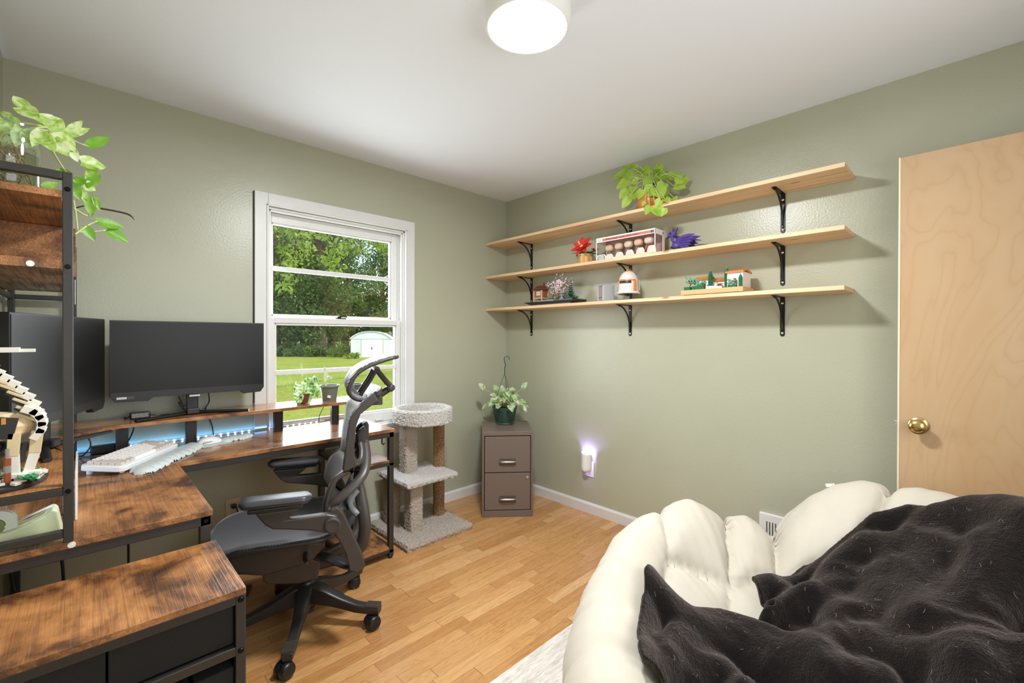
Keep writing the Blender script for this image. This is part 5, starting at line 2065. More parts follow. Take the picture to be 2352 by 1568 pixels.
# --- window box with five dolls
xb0, xb1, yb0, yb1 = -.205, -.085, -1.506, -1.084
bh = .150
wbx = thing('display_box', 'long white-edged window box of five dolls on the middle shelf', 'box', (-.145, -1.295, z0))
WH = simple('white_card', srgb(240, 234, 232), .45)
RD = simple('red_orange_card', srgb(206, 118, 96), .5, noise_amt=.08, nscale=20)
cm_ = MB()
e = .003
cm_.box(xb1 - e, xb1, yb0, yb1, z0 + .0005, z0 + bh)
cm_.box(xb0, xb1 - e, yb0, yb1, z0 + .0005, z0 + .004)
cm_.box(xb0, xb1 - e, yb0, yb1, z0 + bh - .004, z0 + bh)
cm_.box(xb0, xb0 + e, yb0, yb1, z0 + bh - .030, z0 + bh - .004)
cm_.box(xb0, xb1 - e, yb0, yb0 + e, z0 + bh - .032, z0 + bh - .004)
cm_.box(xb0, xb1 - e, yb1 - e, yb1, z0 + bh - .032, z0 + bh - .004)
cm_.box(xb1 - .028, xb1 - e, yb0, yb0 + e, z0 + .004, z0 + bh - .03)
cm_.box(xb0, xb0 + .006, yb0, yb0 + .0045, z0 + .004, z0 + bh - .03)
cm_.box(xb0, xb0 + .006, yb1 - .0045, yb1, z0 + .004, z0 + bh - .03)
cm_.box(xb0, xb0 + .010, yb0, yb1, z0 + .004, z0 + .012)
cm_.build('carton', WH, wbx, world=True, smooth=False, bevel=.0006)
MB().box(xb1 - .006, xb1 - e - .0002, yb0 + .004, yb1 - .004, z0 + .005, z0 + bh - .005).build('backing_card', simple('mauve_card', srgb(190, 158, 150), .5), wbx, world=True, smooth=False)
MB().box(xb0 - .0006, xb0, yb0 + .012, yb1 - .050, z0 + bh - .025, z0 + bh - .009).build('printed_band', RD, wbx, world=True, smooth=False)
tm = MB()
rnd = random.Random(12)
y = yb1 - .075
gi = 0
while y > yb0 + .10:
    w = rnd.uniform(.0025, .005)
    if gi % 9 != 8:
        tm.box(xb0 - .0011, xb0 - .0006, y - w, y, z0 + bh - .0205, z0 + bh - .0135)
    y -= w + .0018
    gi += 1
tm.build('band_print', simple('brown_print', srgb(120, 70, 66), .5), wbx, world=True, smooth=False)
sm_ = MB()
Mx = Matrix.Rotation(-pi / 2, 4, 'Y')
sm_.lathe([(.012, 0), (.012, .0008), (.0005, .0009)], 20, Matrix.Translation((xb0 - .0002, yb1 - .024, z0 + bh - .017)) @ Mx)
sm_.build('round_seal', simple('grey_cream_print', srgb(206, 204, 184), .5), wbx, world=True)
MB().box(xb0 - .0012, xb0 - .0004, yb0 + .008, yb0 + .013, z0 + bh - .026, z0 + bh - .008).box(xb0 - .0012, xb0 - .0004, yb0 + .018, yb0 + .028, z0 + bh - .025, z0 + bh - .009).build('corner_print', simple('navy_print', srgb(66, 66, 96), .5), wbx, world=True, smooth=False)
MB().lathe([(.007, 0), (.007, .0006), (.0005, .0007)], 18, Matrix.Translation((xb1 - .022, yb0 - .0002, z0 + bh - .016)) @ Matrix.Rotation(pi / 2, 4, 'X')).build('side_seal', simple('grey_seal', srgb(96, 98, 104), .5), wbx, world=True)
# printed front sill with pale rounded heads and the lettering
ps = MB()
for k in range(5):
    yc = yb1 - .105 - k * .0735
    hgt = .036 + .0035 * k
    pl = [(-.030, .004), (.030, .004), (.030, .012), (.026, hgt * .7), (.016, hgt), (-.016, hgt), (-.026, hgt * .7), (-.030, .012)]
    ps.add([(xb0 - .0010, yc + a, z0 + b) for a, b in pl] + [(xb0 - .0002, yc + a, z0 + b) for a, b in pl], [tuple(range(8)), tuple(range(15, 7, -1))] + [(i, (i + 1) % 8, 8 + (i + 1) % 8, 8 + i) for i in range(8)])
ps.build('printed_heads', simple('pale_peach_print', srgb(222, 200, 186), .5), wbx, world=True, smooth=False)
pl = [(.038, .003), (.034, .030), (.026, .038), (-.026, .038), (-.034, .030), (-.038, .003)]
yc = yb1 - .042
lg = MB()
lg.add([(xb0 - .0016, yc + a, z0 + b) for a, b in pl] + [(xb0 - .0004, yc + a, z0 + b) for a, b in pl], [tuple(range(6)), tuple(range(11, 5, -1))] + [(i, (i + 1) % 6, 6 + (i + 1) % 6, 6 + i) for i in range(6)])
lg.build('logo_plate', simple('logo_white', srgb(240, 240, 240), .5), wbx, world=True, smooth=False)
lg = MB()
pl2 = [(a * .86, .0045 + (b - .003) * .86) for a, b in pl]
lg.add([(xb0 - .0019, yc + a, z0 + b) for a, b in pl2] + [(xb0 - .0014, yc + a, z0 + b) for a, b in pl2], [tuple(range(6)), tuple(range(11, 5, -1))])
lg.build('logo_field', simple('logo_grey', srgb(138, 142, 144), .5), wbx, world=True, smooth=False)
LMx = Matrix(((0, 0, -1, 0), (-1, 0, 0, 0), (0, 1, 0, 0), (0, 0, 0, 1)))
for body, zc, sz in (('STAR', .0255, .0155), ('WARS', .0125, .0155)):
    M4 = Matrix.Translation(Vector((xb0 - .0021, yc, z0 + zc)) - wbx.location) @ LMx
    text_mesh(body, sz, 'lettering', simple('logo_letter', srgb(244, 244, 244), .5), wbx, M4, .0003)
wn = MB().box(xb0 + .0005, xb0 + .0012, yb0 + .004, yb1 - .004, z0 + .012, z0 + bh - .03).box(xb0 + .006, xb1 - .028, yb0 + .0006, yb0 + .0014, z0 + .006, z0 + bh - .032)
wn.build('clear_window', glass_mat('clear_plastic', (.96, .95, .95, 1), .8), wbx, world=True, smooth=False)
DL = [('brown hair and goggles-grey outfit', srgb(232, 196, 166), srgb(126, 74, 64), srgb(120, 112, 112), 'dark red-brown hair, grey outfit'),
      ('', srgb(236, 204, 172), srgb(214, 168, 130), srgb(124, 132, 142), 'tan hair, blue-grey outfit'),
      ('', srgb(240, 222, 190), srgb(240, 230, 200), srgb(140, 112, 108), 'pale blond hair, brown outfit'),
      ('', srgb(242, 206, 172), srgb(234, 186, 150), srgb(150, 110, 120), 'sandy hair, mauve outfit'),
      ('', srgb(246, 222, 206), srgb(246, 228, 216), srgb(178, 70, 66), 'pale pink skin, red outfit')]
ORD = ['first', 'second', 'third', 'fourth', 'fifth']
for k, (_, skin, hair, body, desc) in enumerate(DL):
    yc = yb1 - .070 - k * .0705
    zb = z0 + .0045
    dl = thing('toy_doll', '%s big-headed toy doll from the left in the box, %s' % (ORD[k], desc), 'doll', (-.150, yc, zb), group='dolls in the window box')
    up_ = .028 + .004 * k * .6
    b_ = MB()
    b_.lathe([(.018, .0), (.019, .012), (.013, .030), (.012, .048 + up_ * .3), (.0005, .052 + up_ * .3)], 18)
    for s in (-1, 1):
        b_.tube([(0, s * .012, .044), (-.006, s * .019, .032), (-.014, s * .017, .022)], .0045, 8)
    b_.build('body', simple('doll_cloth', body, .5), dl)
    hd_ = MB()
    Pn = []
    for i in range(13):
        a = pi * i / 12
        row = []
        for j in range(24):
            t = 2 * pi * j / 24
            sx_ = abs(cos(t)) ** .6 * (1 if cos(t) > 0 else -1)
            sy_ = abs(sin(t)) ** .6 * (1 if sin(t) > 0 else -1)
            rr = sin(a) ** .55 if 0 < i < 12 else .001
            row.append((.022 * rr * sx_, .027 * rr * sy_, .052 + up_ + .0215 * -cos(a)))
        Pn.append(row + [row[0]])
    hd_.grid(Pn)
    hd_.build('head', simple('doll_skin', skin, .35), dl, angle=180)
    hr_ = MB()
    hr_.ball((.005, 0, .0625 + up_), .024, 18, 10, (.95, 1.14, .62))
    hr_.build('hair', simple('doll_hair', hair, .45), dl)

# --- purple winged brick creature
dg = thing('brick_figure', 'purple toy-brick winged creature at the right of the window box', 'ornament', (-.125, -1.625, z0))
PU, PD = simple('purple_brick', srgb(84, 66, 138), .3), simple('dark_purple_brick', srgb(46, 36, 72), .3)
bd = MB()
for (c, s_, r) in (((0, .02, .040), .034, (1, 1.05, .8)), ((0, .035, .075), .022, (.9, .9, 1.2)), ((0, -.015, .035), .028, (.9, 1.2, .8))):
    bd.ball(c, s_, 8, 5, r)
bd.build('body', PU, dg, smooth=False)
hd_ = MB()
hd_.cbox((0, .048, .112), (.030, .034, .024), (.3, 0, 0)).cbox((0, .068, .108), (.018, .022, .014), (.2, 0, 0)).cbox((0, .045, .088), (.022, .024, .03))
for s in (-1, 1):
    hd_.leaf((s * .010, .040, .118), (s * .25, -.4, 1), (0, -1, .2), .038, .014, 0, .2, False, 3)
hd_.leaf((0, .050, .122), (0, -.1, 1), (0, -1, .2), .034, .014, 0, .2, False, 3)
hd_.build('head', PU, dg, smooth=False, solid=.003)
wg = MB()
for s in (-1, 1):
    for k in range(6):
        wg.leaf((s * .026 - .01, .01, .074 - k * .005), (s * .12, -1, .12 - k * .14), (s * 1, 0, .5), .118 - k * .006, .024, .05, .2, False, 3)
wg.build('wings', PU, dg, smooth=False, solid=.004)
ftm = MB()
for s in (-1, 1):
    ftm.cyl((s * .018, .02, .03), (s * .02, .03, .006), .006, 6).cbox((s * .02, .036, .005), (.014, .03, .009))
for k in range(7):
    ftm.cbox((-.02 + .008 * (k % 3), .045 - k * .014, .03 + .012 * (k % 2)), (.014, .012, .010), (k, k * .7, k * .4))
for k in range(4):
    ftm.leaf((0, -.03, .05), (.06 * (k - 1.5), -1, .05 + .03 * k), (0, 0, 1), .09, .016, .1, .2, False, 3)
ftm.cbox((0, .075, .098), (.012, .03, .006), (-.3, 0, 0)).cbox((-.016, .058, .116), (.006, .012, .006)).cbox((-.02, .01, .09), (.01, .05, .008), (.4, 0, 0))
ftm.build('claws_and_plates', PD, dg, smooth=False, solid=.002)

# --- small Japanese garden
z0 = SH['low']
jg = thing('brick_garden', 'toy-brick garden with tea house and pink blossom tree on the lowest shelf', 'ornament', (-.125, -.66, z0))
BK = simple('black_brick', srgb(38, 38, 42), .32)
b_ = MB()
b_.box(-.075, .075, -.205, .185, .0, .010)
b_.add([(-.085, -.235, .028), (.085, -.235, .028), (.085, .245, .028), (-.085, .245, .028), (-.075, -.205, .008), (.075, -.205, .008), (.075, .185, .008), (-.075, .185, .008)], [(0, 1, 2, 3), (7, 6, 5, 4), (0, 4, 5, 1), (1, 5, 6, 2), (2, 6, 7, 3), (3, 7, 4, 0)])
b_.build('base', BK, jg, smooth=False, bevel=.001)
MB().box(-.08, .08, -.055, .12, .028, .037).build('pond', simple('blue_grey_brick', srgb(116, 140, 148), .25), jg, smooth=False)
MB().box(-.082, .082, -.228, -.058, .028, .036).build('deck', simple('dark_brown_brick', srgb(72, 46, 34), .35), jg, smooth=False, bevel=.001)
th_ = MB()
hx_, hy_ = -.02, .120
th_.box(hx_ - .040, hx_ + .040, hy_ - .044, hy_ + .044, .052, .060)
for sx in (-1, 1):
    for sy in (-1, 1):
        th_.box(hx_ + sx * .034 - .004, hx_ + sx * .034 + .004, hy_ + sy * .038 - .004, hy_ + sy * .038 + .004, .030, .118)
th_.build('tea_house_frame', simple('tan_brick', srgb(208, 164, 104), .35), jg, smooth=False)
MB().box(hx_ - .034, hx_ + .034, hy_ - .038, hy_ + .038, .060, .078).box(hx_ - .034, hx_ + .034, hy_ + .020, hy_ + .038, .078, .118).box(hx_ - .034, hx_ + .034, hy_ - .038, hy_ - .022, .078, .118).box(hx_ - .034, hx_ + .034, hy_ - .022, hy_ + .020, .108, .118).build('tea_house_wall', simple('reddish_brick', srgb(142, 82, 62), .35), jg, smooth=False)
MB().box(hx_ - .030, hx_ + .030, hy_ - .022, hy_ + .020, .078, .108).build('paper_window', simple('white_brick', srgb(236, 234, 226), .35), jg, smooth=False)
mu = MB()
for q in (-.008, .006):
    mu.box(hx_ - .0315, hx_ - .030, hy_ + q - .001, hy_ + q + .001, .078, .108)
mu.box(hx_ - .0315, hx_ - .030, hy_ - .022, hy_ + .020, .092, .094)
mu.build('window_bars', BK, jg, smooth=False)
rf = MB()
rf.add([(hx_ - .052, hy_ - .058, .120), (hx_ + .052, hy_ - .058, .120), (hx_ + .052, hy_ + .058, .120), (hx_ - .052, hy_ + .058, .120), (hx_ - .026, hy_ - .034, .138), (hx_ + .026, hy_ - .034, .138), (hx_ + .026, hy_ + .034, .138), (hx_ - .026, hy_ + .034, .138)], [(3, 2, 1, 0), (4, 5, 6, 7), (0, 1, 5, 4), (1, 2, 6, 5), (2, 3, 7, 6), (3, 0, 4, 7)])
rf.prism([(hx_ - .030, .138), (hx_ + .030, .138), (hx_, .156)], hy_ - .036, hy_ + .036)
rf.build('roof', simple('brown_brick', srgb(112, 62, 46), .35), jg, smooth=False)
MB().cyl((hx_, hy_ - .03, .150), (hx_ - .01, hy_ - .04, .172), .004, 6).build('finial', BK, jg)
tr_ = MB()
tr_.tube(smooth_path([(0, -.010, .034), (.004, -.030, .075), (-.006, -.045, .11), (0, -.052, .15)], 4), [.008] * 6 + [.006] * 7, 8)
tr_.tube(smooth_path([(.0, -.028, .07), (.0, .0, .10), (.0, .028, .125)], 4), .0045, 6)
tr_.tube(smooth_path([(-.004, -.045, .11), (.0, -.075, .135), (.0, -.095, .155)], 4), .0045, 6)
tr_.tube(smooth_path([(.03, .06, .034), (.035, .045, .08), (.03, .07, .12)], 4), .005, 6)
tr_.build('blossom_branches', simple('tan_trunk_brick', srgb(158, 112, 74), .4), jg)
bl_ = MB()
rnd = random.Random(31)
for k in range(150):
    c = Vector((rnd.gauss(0, .022), -.05 + rnd.gauss(0, .030), .150 + rnd.gauss(0, .026)))
    bl_.ball(c, rnd.uniform(.004, .0065), 6, 4)
for k in range(46):
    c = Vector((.025 + rnd.gauss(0, .015), .055 + rnd.gauss(0, .022), .150 + rnd.gauss(0, .018)))
    bl_.ball(c, rnd.uniform(.0035, .0055), 6, 4)
for k in range(20):
    bl_.ball((rnd.gauss(0, .015), .005 + rnd.gauss(0, .02), .10 + rnd.gauss(0, .01)), .004, 6, 4)
bl_.build('blossom', simple('pink_white_blossom', srgb(238, 218, 226), .4), jg, smooth=False)
pt_ = MB()
for k in range(9):
    t = k / 8
    r = .040 * (1 - t) + .006
    for q in range(9):
        a = 2 * pi * (q + k * .5) / 9
        pt_.leaf((0, -.150, .065 + .100 * t), (cos(a), sin(a), -.35), (0, 0, 1), r, .012, .1, .2, False, 3)
pt_.build('pine_tree', simple('dark_green_brick', srgb(28, 84, 70), .35), jg, smooth=False, solid=.002)
MB().cyl((0, -.150, .034), (0, -.150, .16), .005, 8).build('pine_trunk', simple('tan_trunk_brick', srgb(176, 122, 74), .4), jg)
ln = MB()
for (r, z) in ((.018, .040), (.010, .050), (.020, .064), (.024, .080), (.012, .092)):
    ln.lathe([(r, z), (r, z + .006), (r * .6, z + .010), (.0005, z + .011)], 8, Matrix.Translation((-.035, -.095, 0)))
ln.cyl((-.035, -.095, .034), (-.035, -.095, .10), .007, 8)
ln.build('stone_lantern', simple('pale_grey_brick', srgb(150, 152, 158), .35), jg, smooth=False)
sb = MB()
rnd = random.Random(17)
for k in range(14):
    y = rnd.uniform(-.2, .06)
    x = rnd.uniform(-.05, .06)
    for q in range(5):
        a = 2 * pi * q / 5
        sb.leaf((x, y, .036), (cos(a) * .5, sin(a) * .5, 1), (cos(a), sin(a), 0), rnd.uniform(.018, .032), .010, .1, .2, False, 3)
sb.build('shrubs', simple('teal_green_brick', srgb(44, 116, 96), .35), jg, smooth=False, solid=.0015)

# --- ribbed grey box with a picture label
gx, gy = -.135, -1.115
gb = thing('cartridge_box', 'grey ribbed plastic box with a picture label on the lowest shelf', 'box', (gx, gy, z0), radians(-33))
GC = simple('cool_grey_plastic', srgb(158, 158, 160), .4)
b_ = MB().box(-.038, .038, -.052, .052, .0005, .112)
b_.build('case', GC, gb, smooth=False, bevel=.006)
rb = MB()
for k in range(3):
    for s in (-1, 1):
        rb.box(-.0405, -.037, s * (.034 + k * .006) - .002, s * (.034 + k * .006) + .002, .008, .104)
rb.build('ribs', simple('light_grey_plastic', srgb(182, 182, 184), .4), gb, smooth=False, bevel=.001)
Ml = Mat('label_picture')
vo = Ml.nd('ShaderNodeTexVoronoi')
Ml.put(vo.inputs['Vector'], Ml.map(Ml.obj(), (90, 90, 75)))
Ml.set(Base_Color=Ml.mix(.65, vo.outputs['Color'], srgb(150, 126, 112)), Roughness=.4)
MB().box(-.0392, -.0378, -.026, .026, .030, .102).build('picture_label', Ml.m, gb, smooth=False)
MB().box(-.0388, -.0379, -.029, .029, .027, .105).build('label_border', BK, gb, smooth=False)

# --- white helmet with orange patches on a stand
hz_ = SH['low']
he = thing('toy_helmet', 'white toy-brick helmet with orange patches on a black stand', 'ornament', (-.135, -1.285, hz_), radians(180 + 12))
HW, HO = simple('helmet_white', srgb(214, 208, 202), .32, bump=.1, bscale=260), simple('helmet_orange', srgb(226, 136, 62), .35)
def helm_pt(a, z):
    """radius around; local +x is the face"""
    t = (z - .042) / .150
    if t > .42:
        q = (t - .42) / .58
        r = sqrt(max(0, 1 - q * q)) * .9 + .0
    elif t > .10:
        r = .90 + .05 * (.42 - t)
    else:
        r = .97
    rx, ry = .075 * r, .070 * r
    x, y = rx * cos(a), ry * sin(a)
    if x > .03 and t < .40:
        x += .012 * (1 - abs(y) / .07) * (1 - t)
    return (x, y, z)
Pn = []
for i in range(25):
    z = .042 + .150 * i / 24
    row = [helm_pt(2 * pi * j / 48, z) for j in range(48)]
    Pn.append(row + [row[0]])
MB().grid(Pn).build('shell', HW, he, angle=50)
def patch(name, a0, a1, z_0, z_1, mat, off=.0022, n=8):
    P_ = []
    for i in range(n + 1):
        z = z_0 + (z_1 - z_0) * i / n
        row = []
        for j in range(n + 1):
            p = helm_pt(a0 + (a1 - a0) * j / n, z)
            k_ = 1 + off / max(.02, sqrt(p[0] ** 2 + p[1] ** 2))
            row.append((p[0] * k_, p[1] * k_, z))
        P_.append(row)
    return MB().grid(P_).build(name, mat, he, angle=50, solid=.0012)
patch('visor', -.62, .62, .106, .121, BK)
patch('brow', -1.05, 1.05, .1225, .131, HO, .003)
patch('cheek_patch', .85, 1.15, .060, .124, HO, .003)
patch('cheek_patch', -1.5, -1.2, .070, .124, HO, .003)
patch('crest_patch', 2.4, 3.9, .150, .184, HO, .003)
MB().prism([(-.02, .180), (.03, .186), (.012, .200), (-.03, .206), (-.055, .190), (-.058, .165)], -.006, .006).build('crest', HO, he, smooth=False, bevel=.001)
patch('ear_panel', -1.75, -1.5, .060, .128, HW, .008)
patch('ear_panel', 1.5, 1.75, .060, .128, HW, .008)
rgm = MB()
rgm.tube([(p[0] * 1.0, p[1] * 1.0, .046) for p in [helm_pt(2 * pi * j / 36, .046) for j in range(36)]], .006, 8, closed=True)
rgm.build('lower_rim', HW, he)
MB().cyl((-.01, 0, .006), (-.01, 0, .06), .020, 14).build('stand', BK, he)
MB().box(-.055, .045, -.05, .05, .0005, .008).build('stand_base', simple('dark_stand_brick', srgb(58, 52, 50), .35), he, smooth=False, bevel=.001)
MB().cbox((.030, -.002, .017), (.006, .034, .016), (0, -.3, 0)).build('name_plate', simple('silver_brick', srgb(170, 172, 176), .3), he, smooth=False)

# --- small villa garden
vg = thing('brick_villa', 'toy-brick white villa with orange roofs and cypress trees on the lowest shelf', 'ornament', (-.120, -1.83, z0))
PE = simple('peach_brick', srgb(222, 170, 124), .35)
MB().box(-.085, .075, -.165, .165, .006, .032).build('base', PE, vg, smooth=False, bevel=.001)
MB().box(-.075, .065, -.14, .15, .0005, .006).build('base_plinth', simple('dark_brown_brick', srgb(60, 40, 34), .4), vg, smooth=False)
WB = simple('villa_white', srgb(238, 232, 228), .38)
OR = simple('roof_orange', srgb(214, 140, 78), .4)
w_ = MB()
w_.box(0, .06, .035, .120, .032, .096).box(.01, .055, -.06, .035, .032, .082)
w_.box(-.055, .06, -.155, -.075, .032, .112)
w_.box(-.06, -.03, -.05, .0, .032, .045).box(-.05, -.02, .0, .04, .032, .050)
w_.build('walls', WB, vg, smooth=False, bevel=.0008)
r_ = MB()
def roof(x0, x1, y0, y1, z):
    n = 7
    for k in range(n):
        yy = y0 + (y1 - y0) * (k + .5) / n
        r_.tube([(x0 - .008, yy, z + .001), ((x0 + x1) / 2, yy, z + .016), (x1 + .006, yy, z + .001)], (y1 - y0) / n * .6, 8, flat=.7)
roof(0, .06, .030, .125, .094)
roof(.01, .055, -.06, .030, .080)
roof(-.058, .06, -.160, -.070, .112)
r_.build('roof_tiles', OR, vg, smooth=False)
d_ = MB()
d_.box(-.0565, -.0545, -.128, -.100, .034, .070).box(-.0565, -.0545, -.122, -.106, .070, .080).box(-.0015, .0, .06, .085, .034, .070).box(.0085, .010, -.03, .0, .034, .066)
d_.build('doorways', simple('doorway_brown', srgb(104, 72, 58), .5), vg, smooth=False)
ft = MB()
ft.lathe([(.020, .032), (.020, .042), (.006, .044), (.006, .062), (.014, .066), (.0005, .070)], 12, Matrix.Translation((-.045, -.012, 0)))
ft.build('fountain', simple('pale_blue_brick', srgb(206, 216, 224), .3), vg, smooth=False)
GB1, GB2 = simple('cypress_brick', srgb(28, 100, 62), .35), simple('sage_brick', srgb(104, 164, 132), .4)
for (x, y, r, zt_) in ((-.035, .020, .012, .138), (-.045, -.070, .012, .144), (-.062, -.145, .009, .096)):
    c_ = MB()
    nl = 12
    for k in range(nl):
        z = .034 + (zt_ - .034) * k / nl
        rr = r * (1 if k < nl - 3 else (nl - k) / 3.5)
        c_.lathe([(rr, z), (rr * 1.1, z + .004), (rr * .8, z + .009), (.0005, z + .010)], 7, Matrix.Translation((x, y, 0)) @ Matrix.Rotation(k * .5, 4, 'Z'))
    c_.build('cypress', GB1, vg, smooth=False)
rnd = random.Random(9)
hg2 = MB()
hg2.box(-.08, -.05, .115, .150, .032, .050).box(-.08, -.045, .045, .105, .032, .052).box(-.075, -.045, -.125, -.085, .032, .044)
hg2.build('hedge', GB1, vg, smooth=False, bevel=.001)
bu = MB()
for (cx_, cy_, cz_, n_, s_) in ((-.04, .125, .088, 34, .018), (-.05, .07, .070, 26, .017), (-.06, -.10, .060, 22, .014)):
    for k in range(n_):
        bu.ball((cx_ + rnd.uniform(-1.4, 1.4) * s_, cy_ + rnd.uniform(-1.4, 1.4) * s_, cz_ + rnd.uniform(-1, 1) * s_), rnd.uniform(.004, .007), 6, 4)
bu.build('shrub_leaves', GB2, vg, smooth=False)
tk = MB()
tk.tube([(-.05, .130, .05), (-.045, .125, .07), (-.04, .140, .09)], .003, 6).tube([(-.045, .125, .07), (-.04, .105, .088)], .0025, 6)
tk.build('shrub_trunk', simple('dark_trunk_brick', srgb(74, 52, 40), .4), vg)
yl = MB()
for k in range(12):
    yl.ball((-.05 + rnd.gauss(0, .008), -.095 + rnd.gauss(0, .02), .070 + rnd.gauss(0, .006)), .004, 6, 4)
yl.build('yellow_flowers', simple('pale_yellow_brick', srgb(230, 208, 130), .4), vg, smooth=False)

# ================================================================== right wall: outlet, night light, floor register
def wall_plate(name, label, loc, rotz, mat, parent=None):
    t_ = thing(name, label, 'outlet', loc, rotz)
    MB().box(-.036, .036, -.006, -.0005, -.0575, .0575).build('cover_plate', mat, t_, smooth=False, bevel=.0035, seg=3)
    for s in (-1, 1):
        MB().cbox((0, -.0065, s * .0195), (.030, .004, .028)).build('socket', mat, t_, smooth=False, bevel=.006, seg=3)
        sl_ = MB()
        for q in (-1, 1):
            sl_.cbox((q * .0065, -.0087, s * .0195 + .003), (.0022, .0006, .009))
        sl_.cyl((0, -.0090, s * .0195 - .008), (0, -.0084, s * .0195 - .008), .0028, 10)
        sl_.build('slots', MT['black_plastic'], t_, smooth=False)
    MB().cyl((0, -.0078, 0), (0, -.006, 0), .003, 10).build('screw', MT['steel'], t_)
    return t_


wall_plate('wall_outlet', 'white wall outlet on the right wall under the night light', (0, -.892, .320), -pi / 2, MT['white_plastic'])
wall_plate('wall_outlet', 'almond wall outlet below the desk with a black plug', (-2.055, 0, .330), 0, MT['almond'])
pg = thing('power_plug', 'black plug pushed into the almond outlet under the desk', 'plug', (-2.055, -.008, .3495))
MB().cbox((0, -.014, 0), (.026, .026, .022)).build('plug_body', MT['black_plastic'], pg, bevel=.005, smooth=False)
MB().tube(smooth_path([(0, -.026, 0), (.008, -.040, -.010), (.014, -.040, -.06), (.012, -.03, -.2), (.012, -.03, -.34)], 6), .0035, 7).build('lead', MT['black_plastic'], pg)
nl = thing('night_light', 'white plug-in night light glowing violet on the right wall', 'lamp', (-.0085, -.880, .365), -pi / 2)
Pn = []
for i in range(13):
    t = i / 12
    row = []
    for j in range(15):
        a = pi * j / 14
        z_low = -.062 + .012 * (1 - sin(a))
        z_top = .082 - .014 * (1 - cos(a)) / 2
        rr = 1 - .22 * max(0, (t < .12) * (1 - t / .12))
        row.append((-.037 * cos(a) * rr, -.010 - .048 * sin(a) * rr, z_low + (z_top - z_low) * t))
    Pn.append(row)
sm2 = MB().grid(Pn)
sm2.build('shade', MT['white_plastic'], nl, angle=70, solid=.003)
MB().box(-.028, .028, -.012, -.0005, -.055, .05).build('body', MT['white_plastic'], nl, smooth=False, bevel=.004)
MB().cbox((0, -.016, .02), (.030, .006, .060)).build('lamp_strip', emit_mat('violet_lamp', (.50, .42, 1.0, 1), 5.0), nl, smooth=False)
pl_ = bpy.data.lights.new('violet_glow', 'POINT')
pl_.energy = 2.4
pl_.color = (.45, .34, 1.0)
pl_.shadow_soft_size = .012
po = bpy.data.objects.new('violet_glow', pl_)
po.location = (0, -.030, .045)
po.parent = nl
COL.objects.link(po)
vr = thing('floor_register', 'white slotted wall register low on the right wall behind the bowl chair', 'vent', (0, -2.17, .245), -pi / 2)
MB().box(-.150, .150, -.022, -.0005, -.10, .090).build('grille', MT['white_plastic'], vr, smooth=False, bevel=.004)
slm = MB()
for k in range(17):
    x = -.112 + k * .014
    slm.cbox((x, -.0222, -.01), (.0062, .001, .12))
slm.build('slots', simple('vent_shadow', srgb(92, 92, 92), .7), vr, smooth=False)

# ================================================================== things inside the hutch
tpd = thing('tape_dispenser', 'pale green desktop tape dispenser on the desk inside the hutch', 'tape dispenser', (-2.775, -1.115, DZ))
TG = simple('pale_green_plastic', srgb(206, 214, 176), .38)
tb = MB()
prof = [(-.090, .001), (.083, .001), (.086, .008), (.076, .072), (.066, .080), (.052, .066), (.020, .050), (-.010, .042), (-.045, .040), (-.080, .046), (-.092, .038)]
tb.prism(prof, -.030, .030)
tb.build('body', TG, tpd, smooth=False, bevel=.005, seg=3)
MB().lathe([(.019, -.012), (.039, -.012), (.039, .012), (.019, .012)], 36, Matrix.Translation((-.035, 0, .056)) @ Matrix.Rotation(pi / 2, 4, 'X'), closed=True).build('tape_roll', simple('clear_tape_roll', srgb(214, 220, 210), .25), tpd)
MB().cyl((-.035, -.013, .056), (-.035, .013, .056), .018, 24).build('spindle', simple('olive_spindle', srgb(120, 132, 72), .4), tpd)
MB().add([(.004, -.010, .058), (.066, -.010, .082), (.066, .010, .082), (.004, .010, .058)], [(0, 1, 2, 3)]).build('tape_end', simple('tape_strip', srgb(226, 232, 226), .2), tpd, solid=.0008)

# long-necked brick animal on a round base
ba = thing('brick_animal', 'tan and white long-necked toy-brick animal on a round base in the hutch', 'ornament', (-2.800, -1.065, .8925))
WT, TN, CH_, GR = simple('white_brick', srgb(236, 230, 220), .35), simple('tan_brick', srgb(222, 200, 160), .35), simple('charcoal_brick', srgb(44, 42, 42), .35), simple('leaf_green_brick', srgb(60, 150, 96), .35)
bsx = MB()
bsx.lathe([(.112, 0), (.114, .003), (.114, .009), (.108, .010), (.0005, .010)], 48, Matrix.Scale(.72, 4, (1, 0, 0)))
bsx.build('base', CH_, ba)
rnd = random.Random(14)
tl_ = {'tan': MB(), 'white': MB(), 'dark': MB()}
for k in range(150):
    a, r = rnd.uniform(0, 2 * pi), .104 * sqrt(rnd.random())
    nm = rnd.choice(['tan', 'white', 'white', 'dark'])
    tl_[nm].cbox((r * cos(a) * .72, r * sin(a), .012 + rnd.uniform(0, .005)), (rnd.uniform(.008, .02), rnd.uniform(.008, .014), .006), (0, rnd.uniform(-.15, .15), rnd.uniform(0, 3)))
for nm, mt in (('tan', TN), ('white', WT), ('dark', CH_)):
    tl_[nm].build('ground_tiles', mt, ba, smooth=False)
gp = MB()
for k in range(16):
    a, r = rnd.uniform(-.9, 2.2), rnd.uniform(.06, .10)
    cx_, cy_ = r * cos(a) * .72, r * sin(a) - .02
    for q in range(5):
        b = 2 * pi * q / 5
        gp.leaf((cx_, cy_, .014), (cos(b), sin(b), .9), (0, 0, 1), rnd.uniform(.014, .026), .008, .1, .2, False, 3)
gp.build('brick_plants', GR, ba, smooth=False, solid=.0012)
MB().ball((.055, .065, .046), .008, 10, 6).build('red_berry', simple('red_brick', srgb(206, 70, 58), .35), ba)
